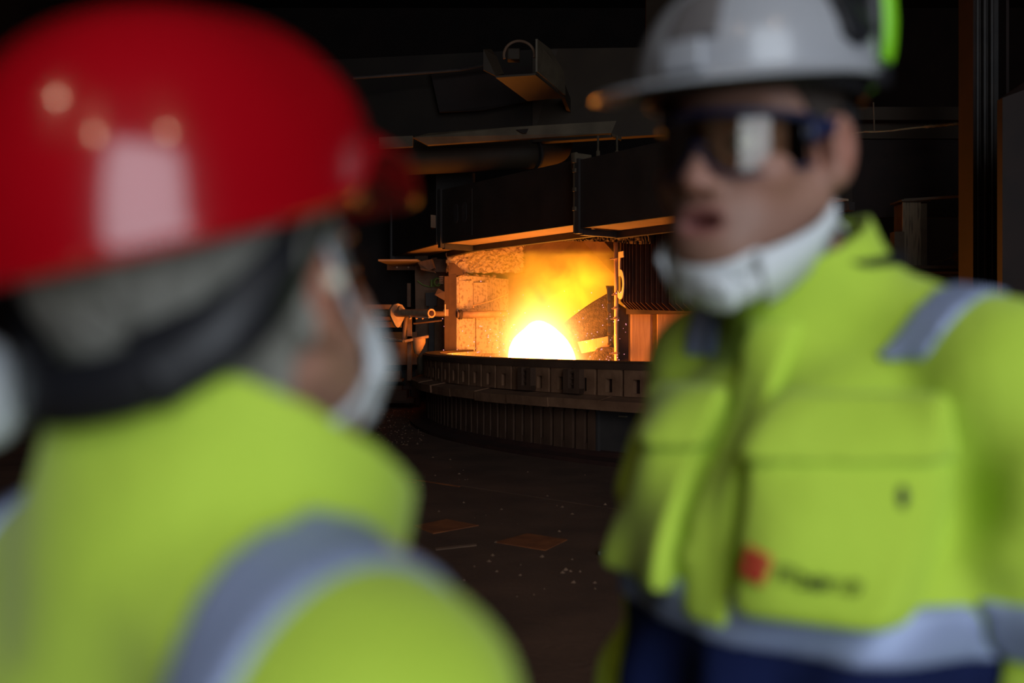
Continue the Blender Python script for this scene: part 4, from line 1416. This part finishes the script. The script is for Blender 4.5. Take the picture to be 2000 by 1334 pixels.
def person(spec):
    sc_ = spec.get('scale', 1.0)
    eye = spec['eye']                     # height of the eye line
    root = empty('person', (spec['x'], spec['y'], 0), spec['yaw'], spec['label'], 'person')
    Rh = rotm(spec['hyaw'] - spec['yaw'], spec['hpitch'], spec['hroll'])
    hoff = np.array(spec.get('hoff', (0, 0, 0)), float) + np.array((0, 0, eye))

    def hv(v):
        return (np.asarray(v, float) * sc_) @ Rh.T + hoff

    def bv(v):
        w = np.array(v, float)
        z = w[:, 2]
        w[:, 0] *= spec.get('xs', 1)
        lean = spec.get('lean', 0)
        w[:, 1] += lean * np.clip(z + .17, -.36, 0) * (1 - SS(-.85, -1.6, -(-z)) * 0 - np.clip((-.85 - z) / .75, 0, 1))
        return w * sc_ + np.array((0, 0, eye))

    # ---- body: head, neck, arms and hands, one mesh
    H_ = head_field(spec['mouth_open'], Rh.T @ (-np.array(spec.get('hoff', (0, 0, 0)), float) + np.array((0, .045, -.24))) - np.array((0, .045, -.24)))
    v, f = H_.mesh()
    v = relax(v, f, 1)
    cols = head_colors(v, spec['skin'], spec['lip'], spec['beard'])
    V, Fc, Cc = [hv(v)], [f], [cols]
    base = len(v)
    qa = spec.get('arm', 0.0)
    B_ = Field((-.36, -.12, -.80), (.36, .20, -.10), .010)
    B_.add(B_.cap((0, .045, -.12), (0, .045, -.24), .055, .06))
    B_.add(B_.ell((0, .04, -.33), (.16, .09, .16)), .04)
    B_.add(B_.ell((0, .03, -.62), (.14, .09, .18)), .06)
    for sx in (-1, 1):
        B_.add(B_.cap((0, .045, -.20), (sx * .16, .045, -.225), .045, .05), .03)
        B_.add(B_.cap((sx * .17, .045, -.235), (sx * (.262 - qa), .060, -.475), .050, .040), .02)
        B_.add(B_.cap((sx * (.262 - qa), .060, -.475), (sx * (.285 - qa), -.015, -.74), .040, .027), .02)
    v, f = B_.mesh()
    V.append(bv(v)); Fc.append(f + base); Cc.append(np.tile(np.array(spec['skin']), (len(v), 1)))
    base += len(v)
    for sx in (-1, 1):
        Hd = hand_field(sx)
        v, f = Hd.mesh()
        v = v + np.array((sx * (.286 - qa), -.02, -.765))
        V.append(bv(v)); Fc.append(f + base); Cc.append(np.tile(np.array(spec['skin']), (len(v), 1)))
        base += len(v)
    body = npmesh('body', np.concatenate(V), np.concatenate(Fc), M['skin'], root, np.concatenate(Cc))
    # eyes
    for sx in (-1, 1):
        b = MB()
        o = npmesh('eye', hv(np.array([q[:] for q in [v_.co for v_ in sph('eye', (sx * .031, -.0815, -.002), (.0125, .0125, .0125)).vertices]])),
                   [tuple(pp.vertices) for pp in sph('eye', (0, 0, 0), (1, 1, 1)).polygons], M['eye_white'], body)
        sm = sph('iris', (sx * .031 - .002 * spec.get('gaze', 0), -.0915, -.002), (.0058, .0035, .0058), 2)
        npmesh('iris', hv(np.array([q.co[:] for q in sm.vertices])), [tuple(pp.vertices) for pp in sm.polygons], M['iris'], body)
    # ---- hair shell
    d = H_.d
    hairline = spec['hairline'](H_.x, H_.y, H_.z)
    hd = np.maximum(d - spec['hair_th'], hairline)
    earz = np.minimum(H_.ell((.088, .012, -.004), (.022, .028, .040)), H_.ell((-.088, .012, -.004), (.022, .028, .040)))
    hd = np.maximum(hd, -earz)
    v, f = H_.mesh(hd)
    npmesh('hair', hv(relax(v, f, 2)), f, M[spec['hair']], root)

    # ---- jacket with pockets and bands cut from the same field
    drop = spec.get('hem', -.80)
    J = jacket_field(drop, spec['collar'], spec.get('trap', .072), spec.get('arm', 0.0), spec.get('cslope', .22), spec.get('ccx', 0.0))
    X, Y, Z = J.x, J.y, J.z
    navy_z = spec['navy_z']
    armside = (np.abs(X) - .185 - (.30 - 4.1 * spec.get('arm', 0) * .9) * np.clip(-.24 - Z, 0, .24)) > -.012
    upper = np.maximum(J.d, np.where(armside, -1.0, navy_z - Z).astype(np.float32))
    v, f = J.mesh(upper)
    v = relax(v, f, 2)
    jk = npmesh('jacket', bv(v), f, M['hivis'], root)
    low = np.maximum(np.maximum(J.d, Z - navy_z - .004), np.where(armside, .01, -1.0).astype(np.float32))
    v, f = J.mesh(low)
    npmesh('jacket_skirt', bv(relax(v, f, 2)), f, M['navy'], root)

    def shell(name, region, off, m, parent=jk, rel=1):
        dd = np.maximum(J.d - off, region)
        dd = np.maximum(dd, -(J.d + .03))
        v, f = J.mesh(dd)
        if len(v) == 0: return None
        return npmesh(name, bv(relax(v, f, rel)), f, m, parent)
    torso = np.where(armside, .02, -1.0).astype(np.float32)
    arms = np.where(armside, -1.0, .02).astype(np.float32)
    bz0, bz1 = spec['band']
    shell('reflective_band', np.maximum(np.abs(Z - (bz0 + bz1) / 2) - (bz1 - bz0) / 2, torso), .006, M['reflect'])
    for sx in (-1, 1):
        az0, az1 = spec['arm_band']
        shell('sleeve_band', np.maximum(np.maximum(np.abs(Z - (az0 + az1) / 2) - (az1 - az0) / 2, arms), -sx * X), .006, M['reflect'])
        xs0, xs1, fz, bz = spec['shoulder_band']
        reg = np.maximum(np.abs(sx * X - (xs0 + xs1) / 2 - spec.get('sb_slope', 0) * (Z + .2)) - (xs1 - xs0) / 2, np.where(Y < .03, fz - Z, bz - Z))
        shell('shoulder_band', np.maximum(reg, torso * 0 + (-.26 - Z if bz > -.25 else -1)), .006, M['reflect'])
    if spec['front']:
        fr_ = np.where(Y < 0, -1.0, .02).astype(np.float32)
        shell('placket', np.maximum(np.maximum(np.abs(X) - .026, fr_), np.maximum(Z + .17, navy_z + .01 - Z)), .012, M['hivis'])
        for sx in (-1, 1):
            cx = sx * .108
            bulge = .020 + .010 * np.clip((-.30 - Z) / .1, 0, 1)
            pk = J.box((cx, -.15, -.352), (.064, .14, .068), .012)
            pk = np.maximum(pk, fr_)
            dd = np.maximum(J.d - bulge.astype(np.float32), pk)
            dd = J.smin(dd + 0, np.maximum(J.d - .008, pk), .01)
            dd = np.maximum(dd, -(J.d + .02))
            v, f = J.mesh(dd)
            pkt = npmesh('chest_pocket', bv(relax(v, f, 3)), f, M['hivis'], jk)
            fl = J.box((cx, -.15, -.262 - .0), (.071, .15, .030), .010)
            fl = np.maximum(fl, fr_)
            dd = np.maximum(J.d - (.016 + .014 * np.clip((-.235 - Z) / .05, 0, 1)).astype(np.float32), fl)
            dd = np.maximum(dd, -(J.d + .02))
            v, f = J.mesh(dd)
            npmesh('pocket_flap', bv(relax(v, f, 2)), f, M['hivis'], jk)
        # pen clip on the near pocket
        spec['jfield'] = J
    # collar rim tape
    # ---- trousers and boots
    hip = drop + .10
    T_ = Field((-.26, -.20, -eye / sc_ + .06), (.26, .22, hip + .05), .011)
    T_.add(T_.ell((0, .02, hip - .02), (.165, .125, .12)))
    zf = -eye / sc_
    for sx in (-1, 1):
        kz = (hip + zf) / 2 + .05
        T_.add(T_.cap((sx * .085, .02, hip - .05), (sx * .095, .01, kz), .092, .070), .03)
        T_.add(T_.cap((sx * .095, .01, kz), (sx * .10, .03, zf + .10), .070, .068), .03)
    T_.d = T_.d + .004 * np.sin(T_.z * 60 + T_.x * 20)
    T_.d = np.maximum(T_.d, zf + .085 - T_.z)
    v, f = T_.mesh()
    npmesh('trousers', bv(relax(v, f, 2)), f, M['navy'], root)
    for sx in (-1, 1):
        Bf = Field((sx * .10 - .08, -.24, zf), (sx * .10 + .08, .14, zf + .22), .008)
        Bf.add(Bf.cap((sx * .10, .03, zf + .2), (sx * .10, .035, zf + .07), .052, .05))
        Bf.add(Bf.cap((sx * .10, .05, zf + .05), (sx * .105, -.14, zf + .045), .05, .046, (1, 1, .9)), .03)
        Bf.d = np.maximum(Bf.d, zf + .008 - Bf.z)
        v, f = Bf.mesh()
        v[:, 2] -= max(0, v[:, 2].min() - zf)
        npmesh('boot', bv(relax(v, f, 1)), f, M['boot'], root)
    return root, body, jk, hv, bv, H_


# ---- the man on the right, facing the camera half left
def near(x, y, z):
    return x


def hairline_r(x, y, z):
    # short dark hair: above the brow line at the front, down to the nape behind the ears
    lim = np.where(y < -.05, .055, np.where(y < .004, .055 - (y + .05) * 1.4, np.where(y < .03, -.02, -.085)))
    return (lim - z).astype(np.float32)


manR = dict(x=.300, y=.99, yaw=R(-50), xs=.90, hyaw=R(-42), hpitch=R(-2), hroll=R(1), eye=1.683, scale=1.0, hoff=(-.0436, -.036, 0), lean=.10, trap=.060, arm=.030,
            collar=(.090, .076, -.076, .020, .064), ccx=-.030, cslope=.50, sb_slope=.5,
            label='standing man in white helmet and hi-vis jacket, respirator pulled under his chin', mouth_open=True,
            skin=(.30, .160, .115), lip=(.30, .085, .085), beard=(.62, .58, .58), hair='dark_hair', hair_th=.004, hairline=hairline_r,
            navy_z=-.448, band=(-.455, -.404), arm_band=(-.45, -.40), shoulder_band=(.100, .150, -.205, -.5), front=True, gaze=1)
rootR, bodyR, jkR, hvR, bvR, HR = person(manR)

rimW = lambda az: .060 + .016 * (1 - math.cos(az)) / 2 + .016 * math.exp(-((abs((az + math.pi) % (2 * math.pi) - math.pi) - 2.25) / .35) ** 2)
pW = dict(a=.133, b=.108, H=.170, rim=rimW, pw=2.15, rp=.80, zp=.95, step=.012)
tW = lambda v: hvR((np.asarray(v, float) + np.array((0, .006, 0))) @ rotm(0, R(-2), 0).T)
shW = helmet('helmet', pW, M['white_plastic'], rootR, tW, (.074, .014, 78, .005))
# dark vent cover, dark side patch, sticker
helmet_patch('front_sticker', pW, M['grey_plastic'], shW, tW, lambda u, v: (R(-9) + R(24) * u, .42 + .40 * v + .28 * abs(u - .6) * (1 - v)), off=.004)
helmet_patch('side_clip', pW, M['black_plastic'], shW, tW, lambda u, v: (R(76) + R(30) * u, .54 + .30 * v + .05 * math.sin(u * 5)), off=.006)
helmet_patch('front_lamp_clip', pW, M['white_plastic'], shW, tW, lambda u, v: (R(-9) + R(18) * u, .84 + .14 * v), off=.010)
# harness band under the shell
def ringpts(p, z, k, a0, a1, n=40):
    out = []
    for i in range(n + 1):
        a = a0 + (a1 - a0) * i / n
        q = helmet_pt(a, 1, p)
        out.append((q.x * k, q.y * k, z(a) if callable(z) else z))
    return out


ribbon('head_band', ringpts(pW, lambda a: .062 + .0 * a, .90, R(-178), R(178)), (0, 0, 1), .014, .0015, M['black_plastic'], shW, tW)
ribbon('nape_strap', ringpts(pW, lambda a: .015 - .03 * math.exp(-((a - math.pi) / .5) ** 2), .80, R(95), R(265)), (0, 0, 1), .022, .002, M['black_plastic'], shW, tW)
# lime ear defender swung up behind the helmet
mc_ = sph('ear', (0, 0, 0), (1, 1, 1), 3)
base_v = np.array([q.co[:] for q in mc_.vertices])
base_f = [tuple(pp.vertices) for pp in mc_.polygons]


def blob_part(name, c, r, rot, m, parent, tf, pw=1.0):
    v = np.sign(base_v) * np.abs(base_v) ** pw
    v = (v * np.array(r)) @ np.array(rot).T + np.array(c)
    return npmesh(name, tf(v), base_f, m, parent)


Ry = rotm(R(20), 0, 0)
em_ = blob_part('ear_muff', (.062, .112, .128), (.050, .022, .066), rotm(R(-38), 0, 0), M['lime'], rootR, tW, .8)
blob_part('muff_cushion', (.055, .098, .125), (.053, .018, .070), rotm(R(-38), 0, 0), M['black_plastic'], em_, tW, .8)
ribbon('muff_arm', curve_pts([(.104, .03, .065), (.104, .07, .07), (.082, .102, .09)], 8), (0, 0, 1), .010, .004, M['black_plastic'], em_, tW)

# safety glasses
zt = lambda u: .020 + .004 * (1 - abs(u))
zb = lambda u: -.033 + .022 * math.exp(-(u / .16) ** 2) + .024 * max(0, abs(u) - .45) ** 1.2
gR = lens_surface('safety_glasses', M['lens'], rootR, hvR, -1, 1, zt, zb)


def rim_line(zf, off=.0):
    out = []
    for i in range(41):
        u = -1 + i / 20
        a = u * R(78)
        z = zf(u)
        out.append((.078 * math.sin(a), -.118 * math.cos(a) ** .8 + .006 + .012 * z, z))
    return out


def glasses_trim(par, hv):
    mtube('brow_bar', rim_line(lambda u: zt(u) + .001), .0040, M['blue_frame'], par, hv)
    mtube('lower_rim', rim_line(lambda u: zb(u) - .0005), .0018, M['blue_frame'], par, hv)
    for sx in (-1, 1):
        ribbon('temple_arm', curve_pts([(sx * .078, -.026, .012), (sx * .084, -.005, .016), (sx * .083, .025, .018), (sx * .080, .050, .006)], 6), (0, 0, 1), lambda t: .0085 - .004 * t, .0022, M['blue_frame'], par, hv)
        blob_part('hinge', (sx * .0775, -.030, .008), (.005, .010, .011), np.eye(3), M['blue_frame'], par, hv)
    mtube('nose_pad', [(-.012, -.098, -.022), (-.008, -.108, -.006), (0, -.111, -.002), (.008, -.108, -.006), (.012, -.098, -.022)], .003, M['blue_frame'], par, hv)


glasses_trim(gR, hvR)


# respirator pulled under the chin: a cup as a smooth closed solid
def respirator(par, hv, c, tilt, r, valve, name='respirator'):
    Fm = Field((-.085, -.185, -.20), (.085, .0, .02), .0034)
    # cup in its own frame: tilt about x
    yy, zz = Fm.y - c[1], Fm.z - c[2]
    ct, st = math.cos(tilt), math.sin(tilt)
    Y2, Z2 = ct * yy + st * zz, -st * yy + ct * zz
    X2 = Fm.x
    k0 = np.sqrt((X2 / r[0]) ** 2 + (Y2 / r[1]) ** 2 + (Z2 / r[2]) ** 2) + 1e-6
    d = (k0 - 1) * min(r)
    d = np.maximum(d, Y2 - .006)
    d2 = (np.sqrt((X2 / (r[0] - .006)) ** 2 + (Y2 / (r[1] - .006)) ** 2 + (Z2 / (r[2] - .006)) ** 2) - 1) * (min(r) - .006)
    d = np.maximum(d, -d2)
    d = d + .0012 * np.sin(Z2 * 160)
    v, f = Fm.mesh(d.astype(np.float32))
    o = npmesh(name, hv(relax(v, f, 2)), f, M['mask'], par)
    vc = np.array(valve)
    rot = rotm(0, 0, 0) @ np.array(Matrix.Rotation(tilt, 3, 'X'))
    blob_part('valve', vc, (.019, .008, .019), rot, M['mask'], o, hv, .7)
    return o


mR = respirator(rootR, hvR, (0.0, -.062, -.116), R(38), (.056, .044, .040), (.012, -.094, -.142))
for sx in (-1, 1):
    ribbon('cheek_wing', curve_pts([(sx * .050, -.080, -.128), (sx * .066, -.050, -.112), (sx * .074, -.012, -.092), (sx * .076, .018, -.066)], 8), (sx * .25, -.25, 1), lambda t: .027 - .010 * t, .0022, M['mask'], mR, hvR)
    mtube('head_strap', curve_pts([(sx * .074, .012, -.070), (sx * .066, .060, -.080), (sx * .030, .088, -.090), (0, .095, -.095)], 6), .0028, M['mask'], mR, hvR)
mtube('red_cord', curve_pts([(.060, .062, -.085), (.066, .040, -.100), (.062, .010, -.122), (.050, -.015, -.150)], 8), .0055, M['redcloth'], rootR, hvR)
ribbon('inner_collar', [(.070 * math.sin(a), .036 - .070 * math.cos(a), -.135 + .012 * math.cos(a) * -1) for a in np.linspace(-math.pi * .98, math.pi * .98, 48)], (0, 0, 1), .030, .003, M['black_plastic'], rootR, bvR)


# print on the near chest pocket
def surf_pt(J, x, z, off):
    """front surface point of the jacket (outermost along -y) plus off"""
    xi = int(round((x - J.lo[0]) / J.h))
    zi = int(round((z - J.lo[2]) / J.h))
    colm = J.d[xi, :, zi]
    yi = int(np.argmax(colm < 0))
    t = colm[yi - 1] / (colm[yi - 1] - colm[yi])
    return J.lo[1] + (yi - 1 + t) * J.h - off


JR = manR['jfield']


def conform(v2, cx, cz, sc2, rot, off):
    out = []
    ca, sa = math.cos(rot), math.sin(rot)
    for x, z, dlt in v2:
        X_ = cx + (x * ca - z * sa) * sc2
        Z_ = cz + (x * sa + z * ca) * sc2
        out.append((X_, surf_pt(JR, X_, Z_, off + .27 * max(0, X_ - .10)) - dlt, Z_))
    return np.array(out)


sq = []
fsq = []
n = 6
for i in range(n + 1):
    for j in range(n + 1):
        sq.append((-.5 + i / n, -.5 + j / n, 0))
for i in range(n):
    for j in range(n):
        if 2 <= i <= 3 and 2 <= j <= 3 and (i + j) % 3 != 1: continue
        a = i * (n + 1) + j
        fsq.append((a, a + n + 1, a + n + 2, a + 1))
logo = npmesh('pocket_logo', bvR(conform(sq, .074, -.372, .026, R(-18), .0345)), fsq, M['logo_red'], jkR)
logo.modifiers.new('t', 'SOLIDIFY').thickness = .001
cvt = bpy.data.curves.new('print', 'FONT')
cvt.body = 'Fibonn'
cvt.size = 1.0
cvt.extrude = 0.0
tmp = bpy.data.objects.new('tmp_print', cvt)
col.objects.link(tmp)
bpy.context.view_layer.update()
tme = bpy.data.meshes.new_from_object(tmp.evaluated_get(bpy.context.evaluated_depsgraph_get()))
bpy.data.objects.remove(tmp)
tv = [(q.co.x, q.co.y, 0) for q in tme.vertices]
txt = npmesh('pocket_print', bvR(conform(tv, .092, -.384, .0215, R(-6), .0345)), [tuple(pp.vertices) for pp in tme.polygons], M['ink'], jkR)
txt.modifiers.new('t', 'SOLIDIFY').thickness = .001
blob_part('pen_clip', (.156, surf_pt(JR, .156, -.318, .031), -.318), (.006, .006, .011), np.eye(3), M['black_plastic'], jkR, bvR)


# ---- the man on the left, seen from behind, looking away to the right
def hairline_l(x, y, z):
    lim = np.where(y < -.05, .06, np.where(y < -.012, -.004, np.where(y < .032, -.020, -.100)))
    return (lim - z).astype(np.float32)


manL = dict(x=-.168, y=.615, yaw=R(180 - 42), hyaw=R(180 - 22), hpitch=R(11), hroll=R(7), eye=1.525, scale=.97, hoff=(.0134, .0121, 0), collar=(.110, .110, -.060, .006, .094), cslope=.55,
            label='older man in red helmet seen from behind, white respirator on his face', mouth_open=False,
            skin=(.38, .195, .135), lip=(.30, .10, .09), beard=(.8, .8, .8), hair='grey_hair', hair_th=.010, hairline=hairline_l,
            navy_z=-.60, band=(-.50, -.45), arm_band=(-.47, -.42), shoulder_band=(.126, .176, -.25, -.62), front=False, hem=-.72, sb_slope=.0)
rootL, bodyL, jkL, hvL, bvL, HL = person(manL)


def rimR_(az):
    a = abs((az + math.pi) % (2 * math.pi) - math.pi)
    return .050 + .012 * math.exp(-(a / .8) ** 2) + .034 * math.exp(-((a - 1.0) / .34) ** 2) - .016 * (1 - math.cos(a)) / 2


pL = dict(a=.142, b=.114, H=.176, rim=rimR_, pw=2.1, rp=.84, zp=1.05, step=.014, front=.06)
tL = lambda v: hvL((np.asarray(v, float) + np.array((0, .014, 0))) @ rotm(0, R(0), 0).T)
shL = helmet('helmet', pL, M['red_plastic'], rootL, tL, (.064, .026, 66, .004))
helmet_patch('crown_ridge', pL, M['red_plastic'], shL, tL, lambda u, v: (R(-14) + R(28) * u, .08 + .70 * v), off=.006)
ribbon('head_band', ringpts(pL, lambda a: .048, .90, R(-178), R(178)), (0, 0, 1), .010, .0015, M['black_plastic'], shL, tL)
# wide black nape harness running from the temple down behind the neck
for sx in (-1, 1):
    ribbon('harness_strap', curve_pts([(sx * .090, -.020, .036), (sx * .094, .030, .012), (sx * .078, .070, -.014), (sx * .038, .098, -.030)], 8), (0, -.25, 1), lambda t: .011 + .012 * t, .003, M['black_plastic'], shL, tL)
ribbon('nape_pad', curve_pts([(-.060, .084, -.026), (-.032, .099, -.033), (0, .103, -.035), (.032, .099, -.033), (.060, .084, -.026)], 8), (0, -.1, 1), .018, .004, M['black_plastic'], shL, tL)
# safety glasses and respirator
gL = lens_surface('safety_glasses', M['lens'], rootL, hvL, -1, 1, zt, zb)
glasses_trim(gL, hvL)
mL = respirator(rootL, hvL, (0, -.078, -.064), R(4), (.064, .062, .062), (0, -.142, -.060))
for sx in (-1, 1):
    ribbon('head_strap', curve_pts([(sx * .058, -.078, -.062), (sx * .080, -.030, -.020), (sx * .090, .010, .045), (sx * .080, .06, .06)], 8), (0, .2, 1), .004, .0015, M['mask'], mL, hvL)
    ribbon('neck_strap', curve_pts([(sx * .058, -.078, -.075), (sx * .072, -.020, -.088), (sx * .070, .04, -.092), (sx * .03, .10, -.095)], 8), (0, .2, 1), .004, .0015, M['mask'], mL, hvL)
for sx in (-1, 1):
    blob_part('ear_plug', (sx * .094, .004, -.004), (.006, .005, .006), np.eye(3), M['plug'], bodyL, hvL)
# pale ear cup clipped on the far left side of his helmet
ec = blob_part('ear_cup', (.118, .075, -.030), (.022, .030, .036), np.eye(3), M['mask'], rootL, tL, .8)
ribbon('cup_arm', curve_pts([(.112, .060, .050), (.122, .070, .020), (.124, .074, -.02)], 6), (0, 1, 0), .007, .003, M['mask'], ec, tL)
ribbon('shirt_collar', [(.066 * math.sin(a), .036 - .066 * math.cos(a), -.120) for a in np.linspace(-math.pi * .98, math.pi * .98, 48)], (0, 0, 1), .032, .004, M['shirt'], rootL, bvL)
